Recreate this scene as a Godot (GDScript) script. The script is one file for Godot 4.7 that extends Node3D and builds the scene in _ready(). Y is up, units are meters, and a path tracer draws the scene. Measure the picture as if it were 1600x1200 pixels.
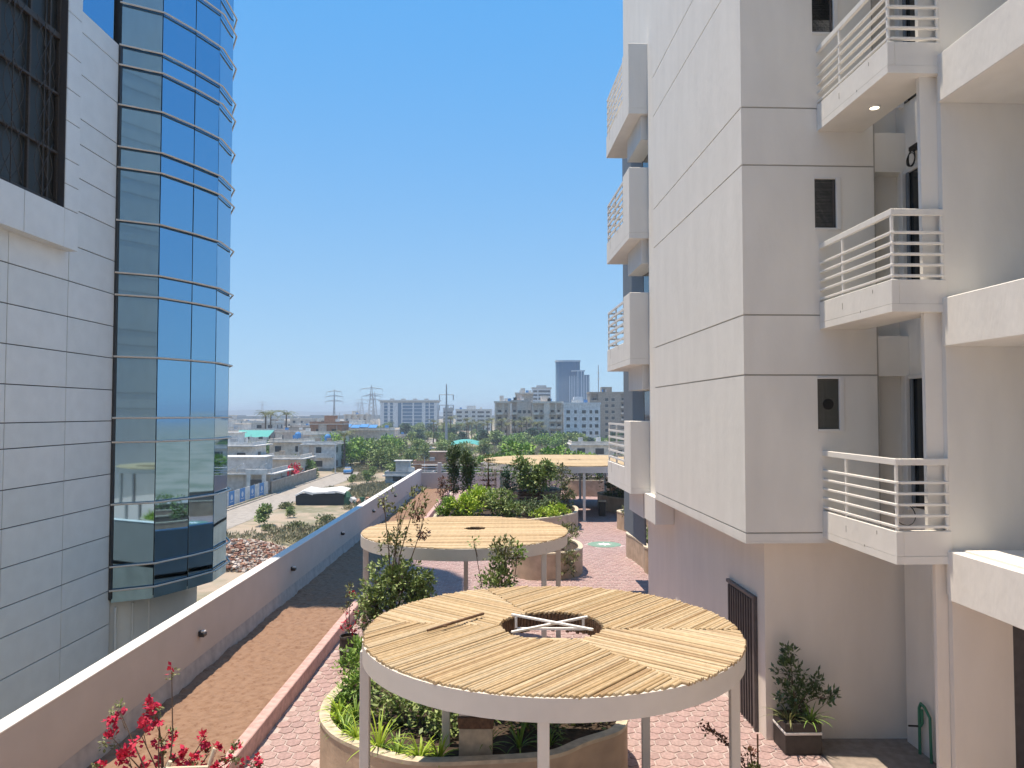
extends Node3D
# A roof terrace with bamboo pergolas between two buildings, a hazy city beyond.
# Axes: x right, y up, -z away from the camera. Terrace paving at y = FLOOR, street at y = STREET.

const FLOOR := -5.2
const STREET := -14.0
const RIM := -4.42

# ------------------------------------------------------------------ mesh builder
class MB:
	var v := PackedVector3Array()
	var n := PackedVector3Array()
	var c := PackedColorArray()
	var col := Color(1, 1, 1)
	func tri(a: Vector3, b: Vector3, d: Vector3) -> void:
		var m := (b - a).cross(d - a).normalized()
		v.append(a); v.append(d); v.append(b)
		for i in 3:
			n.append(m); c.append(col)
	func quad(a: Vector3, b: Vector3, d: Vector3, e: Vector3) -> void:
		tri(a, b, d); tri(a, d, e)
	func stri(a: Vector3, b: Vector3, d: Vector3, na: Vector3, nb: Vector3, nd: Vector3) -> void:
		if (b - a).cross(d - a).dot(na + nb + nd) < 0:
			stri(a, d, b, na, nd, nb)
			return
		v.append(a); v.append(d); v.append(b)
		n.append(na); n.append(nd); n.append(nb)
		for i in 3: c.append(col)
	func box(p: Vector3, s: Vector3, b := Basis()) -> void:
		var h := s * 0.5
		var k: Array[Vector3] = []
		for i in 8:
			k.append(p + b * Vector3(h.x if i & 1 else -h.x, h.y if i & 2 else -h.y, h.z if i & 4 else -h.z))
		quad(k[4], k[5], k[7], k[6]); quad(k[1], k[0], k[2], k[3])
		quad(k[5], k[1], k[3], k[7]); quad(k[0], k[4], k[6], k[2])
		quad(k[6], k[7], k[3], k[2]); quad(k[0], k[1], k[5], k[4])
	func span(a: Vector3, b: Vector3) -> void:
		box((a + b) * 0.5, (b - a).abs())
	# box with chamfered edges
	func cbox(p: Vector3, s: Vector3, e: float, b := Basis()) -> void:
		var h := s * 0.5
		e = minf(e, minf(h.x, minf(h.y, h.z)) * 0.9)
		var f := func(sx: int, sy: int, sz: int, ax: int) -> Vector3:
			var q := Vector3(h.x * sx, h.y * sy, h.z * sz)
			if ax != 0: q.x -= e * sx
			if ax != 1: q.y -= e * sy
			if ax != 2: q.z -= e * sz
			return p + b * q
		var sg := [-1, 1]
		for s1 in sg:
			var qx := [f.call(s1, -1, -1, 0), f.call(s1, 1, -1, 0), f.call(s1, 1, 1, 0), f.call(s1, -1, 1, 0)]
			var qy := [f.call(-1, s1, -1, 1), f.call(-1, s1, 1, 1), f.call(1, s1, 1, 1), f.call(1, s1, -1, 1)]
			var qz := [f.call(-1, -1, s1, 2), f.call(1, -1, s1, 2), f.call(1, 1, s1, 2), f.call(-1, 1, s1, 2)]
			for q in [qx, qy, qz]:
				if s1 == 1: quad(q[0], q[1], q[2], q[3])
				else: quad(q[3], q[2], q[1], q[0])
		for s1 in sg:
			for s2 in sg:
				oq(p, f.call(s1, s2, -1, 0), f.call(s1, s2, -1, 1), f.call(s1, s2, 1, 1), f.call(s1, s2, 1, 0))
				oq(p, f.call(-1, s1, s2, 1), f.call(-1, s1, s2, 2), f.call(1, s1, s2, 2), f.call(1, s1, s2, 1))
				oq(p, f.call(s1, -1, s2, 0), f.call(s1, -1, s2, 2), f.call(s1, 1, s2, 2), f.call(s1, 1, s2, 0))
				for s3 in sg:
					ot(p, f.call(s1, s2, s3, 0), f.call(s1, s2, s3, 1), f.call(s1, s2, s3, 2))
	func oq(o: Vector3, a: Vector3, b: Vector3, d: Vector3, e: Vector3) -> void:
		if (b - a).cross(d - a).dot((a + d) * 0.5 - o) >= 0: quad(a, b, d, e)
		else: quad(e, d, b, a)
	func ot(o: Vector3, a: Vector3, b: Vector3, d: Vector3) -> void:
		if (b - a).cross(d - a).dot(a - o) >= 0: tri(a, b, d)
		else: tri(d, b, a)
	func tube(pts: Array, radii: Array, sides := 6, caps := true) -> void:
		var rings: Array = []
		var nrm: Array = []
		var m := pts.size()
		var last := Vector3.ZERO
		for i in m:
			var t: Vector3 = (pts[mini(i + 1, m - 1)] - pts[maxi(i - 1, 0)])
			t = t.normalized() if t.length() > 1e-6 else Vector3.UP
			var u := last - t * last.dot(t)
			if u.length() < 0.01: u = t.cross(Vector3(0.31, 0.2, 0.93))
			if u.length() < 0.01: u = t.cross(Vector3.RIGHT)
			u = u.normalized(); last = u
			var w := t.cross(u)
			var r: Array = []
			var q: Array = []
			for k in sides:
				var a := TAU * k / sides
				var dir := u * cos(a) + w * sin(a)
				r.append(pts[i] + dir * float(radii[mini(i, radii.size() - 1)])); q.append(dir)
			rings.append(r); nrm.append(q)
		for i in m - 1:
			for k in sides:
				var j := (k + 1) % sides
				stri(rings[i][k], rings[i][j], rings[i + 1][j], nrm[i][k], nrm[i][j], nrm[i + 1][j])
				stri(rings[i][k], rings[i + 1][j], rings[i + 1][k], nrm[i][k], nrm[i + 1][j], nrm[i + 1][k])
		if caps:
			for k in range(1, sides - 1):
				tri(rings[0][0], rings[0][k + 1], rings[0][k])
				tri(rings[m - 1][0], rings[m - 1][k], rings[m - 1][k + 1])
	# profile: array of Vector2(radius, y)
	func lathe(o: Vector3, prof: Array, sides := 24) -> void:
		for i in prof.size() - 1:
			var p: Vector2 = prof[i]
			var q: Vector2 = prof[i + 1]
			var sl := Vector2(q.y - p.y, p.x - q.x).normalized()
			for k in sides:
				var a0 := TAU * k / sides
				var a1 := TAU * (k + 1) / sides
				var d0 := Vector3(cos(a0), 0, sin(a0))
				var d1 := Vector3(cos(a1), 0, sin(a1))
				var n0 := Vector3(d0.x * sl.x, sl.y, d0.z * sl.x)
				var n1 := Vector3(d1.x * sl.x, sl.y, d1.z * sl.x)
				var A := o + d0 * p.x + Vector3(0, p.y, 0)
				var B := o + d1 * p.x + Vector3(0, p.y, 0)
				var C := o + d1 * q.x + Vector3(0, q.y, 0)
				var D := o + d0 * q.x + Vector3(0, q.y, 0)
				if p.x > 1e-5: stri(A, C, B, n0, n1, n1)
				if q.x > 1e-5: stri(A, D, C, n0, n0, n1)
	# flat polygon in the xz plane (Vector2 = x, z) facing up
	func flat(poly: PackedVector2Array, y: float) -> void:
		var ids := Geometry2D.triangulate_polygon(poly)
		for i in range(0, ids.size(), 3):
			var a := Vector3(poly[ids[i]].x, y, poly[ids[i]].y)
			var b := Vector3(poly[ids[i + 1]].x, y, poly[ids[i + 1]].y)
			var d := Vector3(poly[ids[i + 2]].x, y, poly[ids[i + 2]].y)
			if (b - a).cross(d - a).y > 0: tri(a, b, d)
			else: tri(a, d, b)
	func walls(poly: PackedVector2Array, y0: float, y1: float, outward := true) -> void:
		var m := poly.size()
		var area := 0.0
		for i in m:
			area += poly[i].cross(poly[(i + 1) % m])
		var o := (area < 0) == outward
		var nn: Array = []
		for i in m:
			var t := (poly[(i + 1) % m] - poly[(i + m - 1) % m]).normalized()
			var q := Vector3(-t.y, 0, t.x)
			nn.append(q if o else -q)
		for i in m:
			var j := (i + 1) % m
			var a := Vector3(poly[i].x, y0, poly[i].y)
			var b := Vector3(poly[j].x, y0, poly[j].y)
			var d := Vector3(poly[j].x, y1, poly[j].y)
			var e := Vector3(poly[i].x, y1, poly[i].y)
			stri(a, d, b, nn[i], nn[j], nn[j]); stri(a, e, d, nn[i], nn[i], nn[j])
	func leaf(p: Vector3, dir: Vector3, side: Vector3, ln: float, wd: float) -> void:
		var up := dir.cross(side).normalized()
		var m := p + dir * ln * 0.5 - up * ln * 0.08
		var e := p + dir * ln - up * ln * 0.2
		tri(p, m - side * wd * 0.5, e)
		tri(p, e, m + side * wd * 0.5)
	func mesh() -> ArrayMesh:
		var arr: Array = []
		arr.resize(Mesh.ARRAY_MAX)
		arr[Mesh.ARRAY_VERTEX] = v; arr[Mesh.ARRAY_NORMAL] = n; arr[Mesh.ARRAY_COLOR] = c
		var out := ArrayMesh.new()
		out.add_surface_from_arrays(Mesh.PRIMITIVE_TRIANGLES, arr)
		return out

# ------------------------------------------------------------------ naming and tagging
var used := {}
func numbered(called: String) -> String:
	if not used.has(called):
		used[called] = 0
		return called
	used[called] += 1
	return "%s_%03d" % [called, used[called]]
func thing(called: String, label: String, category: String, at := Vector3.ZERO, group := "", turn := 0.0) -> Node3D:
	var o := Node3D.new()
	o.name = numbered(called)
	add_child(o)
	o.position = at; o.rotation.y = turn
	o.set_meta("label", label); o.set_meta("category", category)
	if group: o.set_meta("group", group)
	return o
func part(parent: Node, called: String, mesh: Mesh, m: Material, at := Vector3.ZERO) -> MeshInstance3D:
	var o := MeshInstance3D.new()
	o.name = called
	o.mesh = mesh
	o.material_override = m
	o.position = at
	parent.add_child(o, true)
	return o
func struct(called: String, mesh: Mesh, m: Material) -> MeshInstance3D:
	var o := part(self, numbered(called), mesh, m)
	o.set_meta("kind", "structure")
	return o
func copy(o: Node3D, at: Vector3, turn: float, label: String, size := 1.0) -> Node3D:
	var r: Node3D = o.duplicate()
	var base: String = o.name
	if base.length() > 4 and base[base.length() - 4] == "_" and base.right(3).is_valid_int(): base = base.left(base.length() - 4)
	r.name = numbered(base)
	add_child(r)
	r.position = at; r.rotation.y = turn; r.scale = Vector3.ONE * size
	r.set_meta("label", label)
	return r

# ------------------------------------------------------------------ materials
var T := {}
var M := {}
func lin(r: float, g: float, b: float) -> Color:
	return Color(r, g, b).linear_to_srgb()
func noise_image(seed_: int, freq: float, oct: int, size: int, lo: float, hi: float, kind := FastNoiseLite.TYPE_SIMPLEX_SMOOTH) -> Image:
	var f := FastNoiseLite.new()
	f.noise_type = kind
	f.seed = seed_; f.frequency = freq; f.fractal_octaves = oct
	var im := f.get_seamless_image(size, size)
	im.convert(Image.FORMAT_RGB8)
	var d := im.get_data()
	for i in d.size():
		d[i] = int(255.0 * lerpf(lo, hi, d[i] / 255.0))
	return Image.create_from_data(size, size, false, Image.FORMAT_RGB8, d)
func make_textures() -> void:
	T.mottle = ImageTexture.create_from_image(noise_image(3, 0.012, 5, 512, 0.80, 1.0))
	T.soft = ImageTexture.create_from_image(noise_image(8, 0.008, 6, 512, 0.962, 1.0))
	T.strong = ImageTexture.create_from_image(noise_image(11, 0.014, 6, 512, 0.50, 1.0))
	var s := noise_image(21, 0.02, 5, 512, 0.55, 1.0)
	s.resize(2048, 128); s.resize(512, 512)
	T.streak = ImageTexture.create_from_image(s)
	var g := noise_image(31, 0.05, 5, 512, 0.0, 1.0)
	g.bump_map_to_normal_map(2.0)
	T.grain = ImageTexture.create_from_image(g)
	var w := noise_image(41, 0.006, 2, 256, 0.0, 1.0)
	w.bump_map_to_normal_map(1.0)
	T.wavy = ImageTexture.create_from_image(w)
	# dry ground: sand, pale dust, scrub stains
	var f := FastNoiseLite.new()
	f.seed = 77; f.frequency = 0.006; f.fractal_octaves = 6
	var base := f.get_seamless_image(1024, 1024)
	f.seed = 78; f.frequency = 0.03
	var fine := f.get_seamless_image(1024, 1024)
	var im := Image.create(1024, 1024, false, Image.FORMAT_RGB8)
	for y in 1024:
		for x in 1024:
			var a := base.get_pixel(x, y).r
			var b := fine.get_pixel(x, y).r
			var k := clampf((a * 0.75 + b * 0.5 - 0.52) * 4.0, 0, 1)
			var q := Color(0.36, 0.29, 0.215).lerp(Color(0.19, 0.18, 0.11), k)
			q = q.lerp(Color(0.42, 0.37, 0.31), clampf((b - 0.6) * 3.0, 0, 1) * 0.6)
			im.set_pixel(x, y, q.linear_to_srgb())
	T.land = ImageTexture.create_from_image(im)
	# terrace sand with prints and crumbs
	f.seed = 90; f.frequency = 0.02; f.fractal_octaves = 5
	var sa := f.get_seamless_image(512, 512)
	f.seed = 91; f.frequency = 0.05
	var sb := f.get_seamless_image(512, 512)
	var si := Image.create(512, 512, false, Image.FORMAT_RGB8)
	for y in 512:
		for x in 512:
			var a2 := sa.get_pixel(x, y).r
			var b2 := sb.get_pixel(x, y).r
			var q2 := Color(0.28, 0.182, 0.125).lerp(Color(0.20, 0.118, 0.075), a2)
			q2 = q2.lerp(Color(0.15, 0.075, 0.045), clampf((b2 * a2 - 0.40) * 6.0, 0, 1) * 0.8)
			si.set_pixel(x, y, q2.linear_to_srgb())
	T.sand = ImageTexture.create_from_image(si)
	var sh := noise_image(92, 0.03, 5, 512, 0.0, 1.0)
	sh.bump_map_to_normal_map(5.0)
	T.sand_n = ImageTexture.create_from_image(sh)
func mat(called: String, col: Color, rough := 0.85, tex := "", scale := 0.5, nrm := "", nscale := 0.4, metal := 0.0) -> StandardMaterial3D:
	var m := StandardMaterial3D.new()
	m.albedo_color = col.linear_to_srgb()
	m.roughness = rough
	m.metallic = metal
	if tex != "" or nrm != "":
		m.uv1_triplanar = true; m.uv1_world_triplanar = true
		m.uv1_scale = Vector3.ONE * scale
	if tex != "": m.albedo_texture = T[tex]
	if nrm != "":
		m.normal_enabled = true; m.normal_texture = T[nrm]; m.normal_scale = nscale
	M[called] = m
	return m
func leaf_mat(called: String, back: float, rough := 0.55) -> void:
	var m := StandardMaterial3D.new()
	m.vertex_color_use_as_albedo = true
	m.roughness = rough
	m.backlight_enabled = true
	m.backlight = Color(back, back, back * 0.6) * 1.3
	M[called] = m
func make_materials() -> void:
	mat("white_wall", Color(0.80, 0.785, 0.745), 0.85, "soft", 0.35, "grain", 0.12)
	mat("lower_wall", Color(0.82, 0.765, 0.69), 0.85, "soft", 0.3, "grain", 0.12)
	for k in ["white_wall", "lower_wall"]: M[k].uv1_scale = Vector3(0.42, 0.12, 0.42)
	mat("groove", Color(0.42, 0.40, 0.37), 0.9)
	mat("rail_paint", Color(0.80, 0.79, 0.76), 0.45, "soft", 1.5)
	mat("blue_panel", Color(0.15, 0.18, 0.22), 0.65, "soft", 0.5)
	mat("dark_glass", Color(0.02, 0.025, 0.03), 0.05)
	mat("dim_glass", Color(0.02, 0.022, 0.02), 0.5)
	mat("stain", Color(0.30, 0.28, 0.25), 0.9)
	mat("frosted", Color(0.06, 0.07, 0.06), 0.3)
	mat("black_hole", Color(0.006, 0.006, 0.006), 0.8)
	mat("frame_white", Color(0.72, 0.72, 0.71), 0.4)
	mat("door_grey", Color(0.10, 0.09, 0.095), 0.45, "mottle", 1.0)
	mat("clad", Color(0.745, 0.785, 0.775), 0.42, "soft", 0.4)
	mat("clad_b", Color(0.71, 0.755, 0.745), 0.42, "soft", 0.4)
	mat("clad_joint", Color(0.05, 0.05, 0.055), 0.9)
	mat("mullion", Color(0.03, 0.035, 0.04), 0.4)
	mat("tower_rail", Color(0.70, 0.66, 0.58), 0.45, "soft", 1.0)
	var tg := mat("tower_glass", Color(0.28, 0.465, 0.62), 0.03, "", 0.35, "wavy", 0.035, 1.0)
	tg.metallic_specular = 0.8
	var tg2 := mat("tower_glass_b", Color(0.25, 0.43, 0.59), 0.03, "", 0.3, "wavy", 0.05, 1.0)
	tg2.metallic_specular = 0.8
	mat("iron", Color(0.06, 0.05, 0.042), 0.6, "mottle", 2.0)
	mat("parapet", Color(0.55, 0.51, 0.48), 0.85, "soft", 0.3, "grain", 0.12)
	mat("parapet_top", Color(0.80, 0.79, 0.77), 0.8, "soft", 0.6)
	mat("cove", Color(0.50, 0.475, 0.46), 0.85, "mottle", 0.5)
	mat("kerb_pink", Color(0.60, 0.40, 0.37), 0.85, "mottle", 0.8)
	mat("lamp_black", Color(0.02, 0.02, 0.02), 0.4)
	mat("mortar", Color(0.53, 0.445, 0.425), 0.95, "mottle", 1.2)
	mat("apron", Color(0.34, 0.29, 0.25), 0.9, "mottle", 0.7, "grain", 0.3)
	mat("paver_far", Color(0.43, 0.30, 0.285), 0.9, "mottle", 0.6)
	for k in 5:
		var q: Color = [Color(0.44, 0.305, 0.295), Color(0.41, 0.285, 0.275), Color(0.455, 0.325, 0.31), Color(0.44, 0.32, 0.305), Color(0.395, 0.28, 0.27)][k]
		mat("paver%d" % k, q, 0.85, "mottle", 2.0, "grain", 0.25)
	var sm := mat("sand", Color(1, 1, 1), 0.95, "sand", 0.45, "sand_n", 0.9)
	sm.albedo_color = Color(1, 1, 1)
	var ld := mat("land", Color(1, 1, 1), 0.95, "land", 0.011)
	ld.albedo_color = Color(1, 1, 1)
	mat("tan_plaster", Color(0.58, 0.45, 0.33), 0.9, "mottle", 0.35, "grain", 0.3)
	mat("coping", Color(0.66, 0.58, 0.44), 0.85, "mottle", 0.9)
	mat("soil", Color(0.09, 0.06, 0.04), 0.95, "strong", 0.8, "sand_n", 1.0)
	for k in 5:
		var q2: Color = [Color(0.57, 0.435, 0.26), Color(0.51, 0.375, 0.21), Color(0.62, 0.495, 0.32), Color(0.43, 0.30, 0.165), Color(0.56, 0.455, 0.30)][k]
		mat("cane%d" % k, q2, 0.6, "mottle", 1.5)
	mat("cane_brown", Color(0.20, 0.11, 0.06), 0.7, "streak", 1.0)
	mat("shade_disc", Color(0.13, 0.075, 0.045), 0.9, "strong", 1.0)  # for the disc added below the canes as a light blocker
	mat("steel_white", Color(0.66, 0.63, 0.585), 0.5, "soft", 0.9)
	mat("bright_white", Color(0.82, 0.81, 0.79), 0.5)
	mat("pot_dark", Color(0.045, 0.038, 0.034), 0.6, "mottle", 1.0)
	mat("pot_stripe", Color(0.70, 0.69, 0.67), 0.6)
	mat("green_pipe", Color(0.03, 0.20, 0.12), 0.5)
	mat("cable", Color(0.012, 0.012, 0.012), 0.6)
	mat("bark", Color(0.14, 0.10, 0.07), 0.9)
	mat("bark_red", Color(0.20, 0.09, 0.06), 0.9)
	mat("mosaic_green", Color(0.22, 0.36, 0.28), 0.7, "mottle", 3.0)
	mat("mosaic_white", Color(0.78, 0.77, 0.74), 0.7)
	mat("cut_bamboo", Color(0.62, 0.55, 0.42), 0.6, "soft", 2.0)
	leaf_mat("leaf", 0.35)
	leaf_mat("leaf_gloss", 0.2, 0.32)
	leaf_mat("petal", 0.5, 0.7)
	leaf_mat("far_leaf", 0.15, 0.8)
	# city
	mat("road", Color(0.40, 0.365, 0.32), 0.95, "mottle", 0.12)
	mat("asphalt", Color(0.16, 0.155, 0.15), 0.95, "mottle", 0.1)
	mat("c_white", Color(0.72, 0.71, 0.68), 0.9, "mottle", 0.12)
	mat("c_cream", Color(0.76, 0.69, 0.60), 0.9, "mottle", 0.12)
	mat("c_grey", Color(0.50, 0.50, 0.49), 0.9, "mottle", 0.12)
	mat("c_tan", Color(0.65, 0.56, 0.49), 0.9, "mottle", 0.12)
	mat("c_brick", Color(0.42, 0.24, 0.16), 0.9, "mottle", 0.15)
	mat("c_brown", Color(0.42, 0.355, 0.285), 0.9, "mottle", 0.12)
	mat("c_pale_blue", Color(0.72, 0.75, 0.78), 0.85, "mottle", 0.1)
	mat("c_dark", Color(0.035, 0.04, 0.045), 0.3)
	mat("c_teal", Color(0.07, 0.32, 0.29), 0.7)
	mat("c_blue", Color(0.05, 0.21, 0.47), 0.6)
	mat("c_black_cloth", Color(0.03, 0.03, 0.03), 0.9)
	mat("c_green_cloth", Color(0.04, 0.12, 0.07), 0.9)
	mat("c_tower_blue", Color(0.06, 0.15, 0.27), 0.2, "", 1.0, "", 0.4, 0.3)
	mat("c_tower_line", Color(0.42, 0.48, 0.55), 0.5)
	mat("c_steel", Color(0.35, 0.36, 0.37), 0.6)
	mat("tyre", Color(0.02, 0.02, 0.02), 0.9)
	mat("hill", Color(0.10, 0.115, 0.10), 0.95, "strong", 0.003)
	mat("water", Color(0.30, 0.36, 0.40), 0.2)
	var lamp := StandardMaterial3D.new()
	lamp.albedo_color = Color(1, 1, 1); lamp.emission_enabled = true; lamp.emission = Color(1, 0.93, 0.8); lamp.emission_energy_multiplier = 2.5
	M["lamp_glow"] = lamp

# ------------------------------------------------------------------ ready
func _ready() -> void:
	var cam := Camera3D.new()
	cam.name = "camera"
	cam.fov = 53.13; cam.near = 0.05; cam.far = 20000.0
	cam.rotation.x = atan(45.0 / 1200.0)
	add_child(cam)
	cam.current = true
	var sky_m := ProceduralSkyMaterial.new()
	sky_m.sky_top_color = Color(0.345, 0.665, 0.95)
	sky_m.sky_horizon_color = Color(0.75, 0.885, 0.97)
	sky_m.sky_curve = 0.165
	sky_m.ground_bottom_color = Color(0.35, 0.32, 0.28)
	sky_m.ground_horizon_color = Color(0.70, 0.80, 0.88)
	sky_m.ground_curve = 0.02
	var sky := Sky.new()
	sky.sky_material = sky_m
	var env := Environment.new()
	env.background_mode = Environment.BG_SKY
	env.sky = sky
	env.background_energy_multiplier = 0.68
	env.tonemap_mode = Environment.TONE_MAPPER_LINEAR
	env.tonemap_exposure = 1.5
	env.sdfgi_enabled = true; env.ssao_enabled = true; env.ssil_enabled = true
	env.fog_enabled = true
	env.fog_density = 0.0004
	env.fog_light_color = Color(0.88, 0.94, 1.0)
	var we := WorldEnvironment.new()
	we.name = "world_environment"
	we.environment = env
	add_child(we)
	var sun := DirectionalLight3D.new()
	sun.name = "sun"
	sun.light_energy = 1.5
	sun.light_color = Color(1.0, 0.93, 0.84)
	sun.light_angular_distance = 0.5
	sun.shadow_enabled = true
	add_child(sun)
	sun.look_at_from_position(Vector3(-0.2, 1.0, -0.02) * 50.0, Vector3.ZERO, Vector3(0, 0, -1))

	make_textures()
	make_materials()
	print("materials")
	build_ground()
	build_terrace()
	print("terrace")
	build_left_building()
	build_right_building()
	print("buildings")
	build_beds()
	build_pergolas()
	print("pergolas")
	build_plants()
	build_small_things()
	print("plants")
	build_city()
	tell_apart()
	print("done")

# ------------------------------------------------------------------ ground and terrace
func sheet(x0: float, x1: float, z0: float, z1: float, y: float) -> MB:
	var b := MB.new()
	b.quad(Vector3(x0, y, z0), Vector3(x1, y, z0), Vector3(x1, y, z1), Vector3(x0, y, z1))
	return b
func build_ground() -> void:
	struct("ground", sheet(-5000, 5000, 400, -5000, STREET).mesh(), M.land)
	struct("street_road", sheet(-40.5, -34.2, -60, -420, STREET + 0.03).mesh(), M.road)
	struct("lot_road", sheet(-30.0, 60.0, -287, -296, STREET + 0.02).mesh(), M.asphalt)
	struct("avenue_road", sheet(-140.0, 70.0, -392, -410, STREET + 0.02).mesh(), M.asphalt)
	# verge kerbs of the street
	var k := MB.new()
	k.span(Vector3(-40.9, STREET, -60), Vector3(-40.5, STREET + 0.14, -180))
	struct("street_kerb", k.mesh(), M.road)
	# podium under the terrace
	var p := MB.new()
	p.span(Vector3(-6.33, STREET, 6), Vector3(16, FLOOR - 0.06, -52.25))
	struct("podium", p.mesh(), M.c_cream)
	# estuary and far shore
	struct("water", sheet(-900, -250, -2600, -3300, STREET + 0.2).mesh(), M.water)

func rng_of(n: int) -> RandomNumberGenerator:
	var r := RandomNumberGenerator.new()
	r.seed = n
	return r

var beds: Array = []
func inside_bed(p: Vector2, grow := 0.0) -> bool:
	for b in beds:
		if Geometry2D.is_point_in_polygon(p, b): return true
	return false

func build_terrace() -> void:
	bed_outlines()
	# mortar bed with the pavers as pieces
	var fl := struct("paving", sheet(-3.96, 16, 6, -43, FLOOR - 0.012).mesh(), M.mortar)
	part(fl, "distant_paving", sheet(-3.96, 16, -43, -52, FLOOR - 0.004).mesh(), M.paver_far)
	struct("concrete_apron", sheet(4.72, 7.2, -9.0, -12.46, FLOOR + 0.004).mesh(), M.apron)
	var r := rng_of(5)
	var shapes: Array = []
	for q in 4:
		var b := MB.new()
		var top: Array = []
		var low: Array = []
		for k in 6:
			var a := TAU * (k + 0.5) / 6.0
			var rad := 0.128 * r.randf_range(0.93, 1.06)
			top.append(Vector3(cos(a) * (rad - 0.008), 0.0, sin(a) * (rad - 0.008) * 1.1))
			low.append(Vector3(cos(a) * rad, -0.022, sin(a) * rad * 1.1))
		for k in 6:
			var j := (k + 1) % 6
			b.tri(Vector3.ZERO, top[j], top[k])
			b.quad(top[k], top[j], low[j], low[k])
		shapes.append(b)
	var meshes: Array = []
	for b in shapes: meshes.append(b.mesh())
	var spots: Array = []
	var dx := 0.243
	var dz := 0.232
	var row := 0
	var z := -7.0
	while z > -43.0:
		var x := -3.82 + (dx * 0.5 if row % 2 else 0.0)
		while x < 7.0:
			var p := Vector2(x, z)
			var d := -z
			var px := 800.0 + 1200.0 * x / d
			var py := 645.0 + 1200.0 * 5.2 / d
			var under_house := (x > 4.62 and d < 12.5) or x > 4.52 - 0.0417 * d + 0.02 and d > 12.42 and d < 20.9
			if px > -20 and px < 1620 and py < 1215 and not under_house and not inside_bed(p) and p.distance_to(Vector2(3.65, -30.6)) > 0.72:
				# hidden by the near canopy: keep in the joined field
				var hid := pow((px - 861.0) / 305.0, 2) + pow((py - 1015.0) / 110.0, 2) < 1.0 or (px > 1460)
				spots.append([d + (100.0 if hid else 0.0), x, z, row])
			x += dx
		z -= dz; row += 1
	spots.sort_custom(func(a, b): return a[0] < b[0])
	var field: Array = []
	for k in 5: field.append(MB.new())
	for i in spots.size():
		var w: int = r.randi() % 4
		var m: int = [0, 0, 1, 2, 3, 4, 2][r.randi() % 7]
		var turn := Basis(Vector3.UP, PI * (r.randi() % 2) + r.randf_range(-0.04, 0.04))
		var at := Vector3(spots[i][1] + r.randf_range(-0.006, 0.006), FLOOR + r.randf_range(-0.003, 0.003), spots[i][2])
		if i < 290:
			var o := part(fl, "paver", meshes[w], M["paver%d" % m], at)
			o.basis = turn
		else:
			var f: MB = field[m]
			var src: MB = shapes[w]
			for q in src.v.size():
				f.v.append(at + turn * src.v[q]); f.n.append(turn * src.n[q]); f.c.append(Color(1, 1, 1))
	for k in 5:
		var o := part(fl, "paver_field", field[k].mesh(), M["paver%d" % k])
		o.set_meta("kind", "stuff")
	# sand strip: uneven surface
	var sb := MB.new()
	var f := FastNoiseLite.new()
	f.seed = 4; f.frequency = 0.9
	var hgt := func(x: float, zz: float) -> float:
		var e := smoothstep(-6.1, -5.6, x)
		return FLOOR + 0.10 + f.get_noise_2d(x, zz) * 0.05 + f.get_noise_2d(x * 4, zz * 4) * 0.036 + (1 - e) * 0.05
	var nx := 26
	var zz := 2.0
	while zz > -52.0:
		var st := 0.09 if zz > -22 else 0.25
		if zz > -8: st = 0.5
		for i in nx:
			var x0 := lerpf(-6.12, -4.12, i / float(nx))
			var x1 := lerpf(-6.12, -4.12, (i + 1) / float(nx))
			sb.quad(Vector3(x0, hgt.call(x0, zz), zz), Vector3(x1, hgt.call(x1, zz), zz), Vector3(x1, hgt.call(x1, zz - st), zz - st), Vector3(x0, hgt.call(x0, zz - st), zz - st))
		zz -= st
	struct("sand", sb.mesh(), M.sand)
	# kerb between sand and paving, in cast lengths
	var kt := thing("planting_kerb", "long pink painted kerb between the red sand strip and the paving", "kerb", Vector3(-4.05, FLOOR, 0))
	for i in 20:
		var b := MB.new()
		b.cbox(Vector3(0, 0.13, 1.0 - i * 2.5 - 1.25), Vector3(0.19, 0.3, 2.492), 0.012)
		part(kt, "kerb_length", b.mesh(), M.kerb_pink)
	# left parapet
	var pw := thing("parapet_wall", "long plastered parapet wall with a white sunlit top along the sand strip", "wall", Vector3(-6.215, FLOOR, 0))
	var b2 := MB.new()
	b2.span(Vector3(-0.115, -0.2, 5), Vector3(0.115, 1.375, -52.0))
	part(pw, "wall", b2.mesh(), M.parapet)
	b2 = MB.new()
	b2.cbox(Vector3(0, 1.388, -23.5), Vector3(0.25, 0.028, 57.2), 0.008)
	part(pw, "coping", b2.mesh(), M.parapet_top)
	b2 = MB.new()
	var cz := 4.0
	while cz > -51.9:
		b2.quad(Vector3(0.118, 0.44, cz), Vector3(0.19, 0.0, cz), Vector3(0.19, 0.0, cz - 4.0), Vector3(0.118, 0.44, cz - 4.0))
		cz -= 4.0
	part(pw, "base_cove", b2.mesh(), M.cove)
	# small wall lamps on the parapet
	var zs := [-15.15, -21.4, -27.6, -33.8, -40.0]
	var names := ["nearest black wall lamp on the parapet above the sand", "second black wall lamp along the parapet", "third black wall lamp along the parapet", "fourth black wall lamp along the parapet behind the shrub", "farthest black wall lamp on the parapet"]
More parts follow.
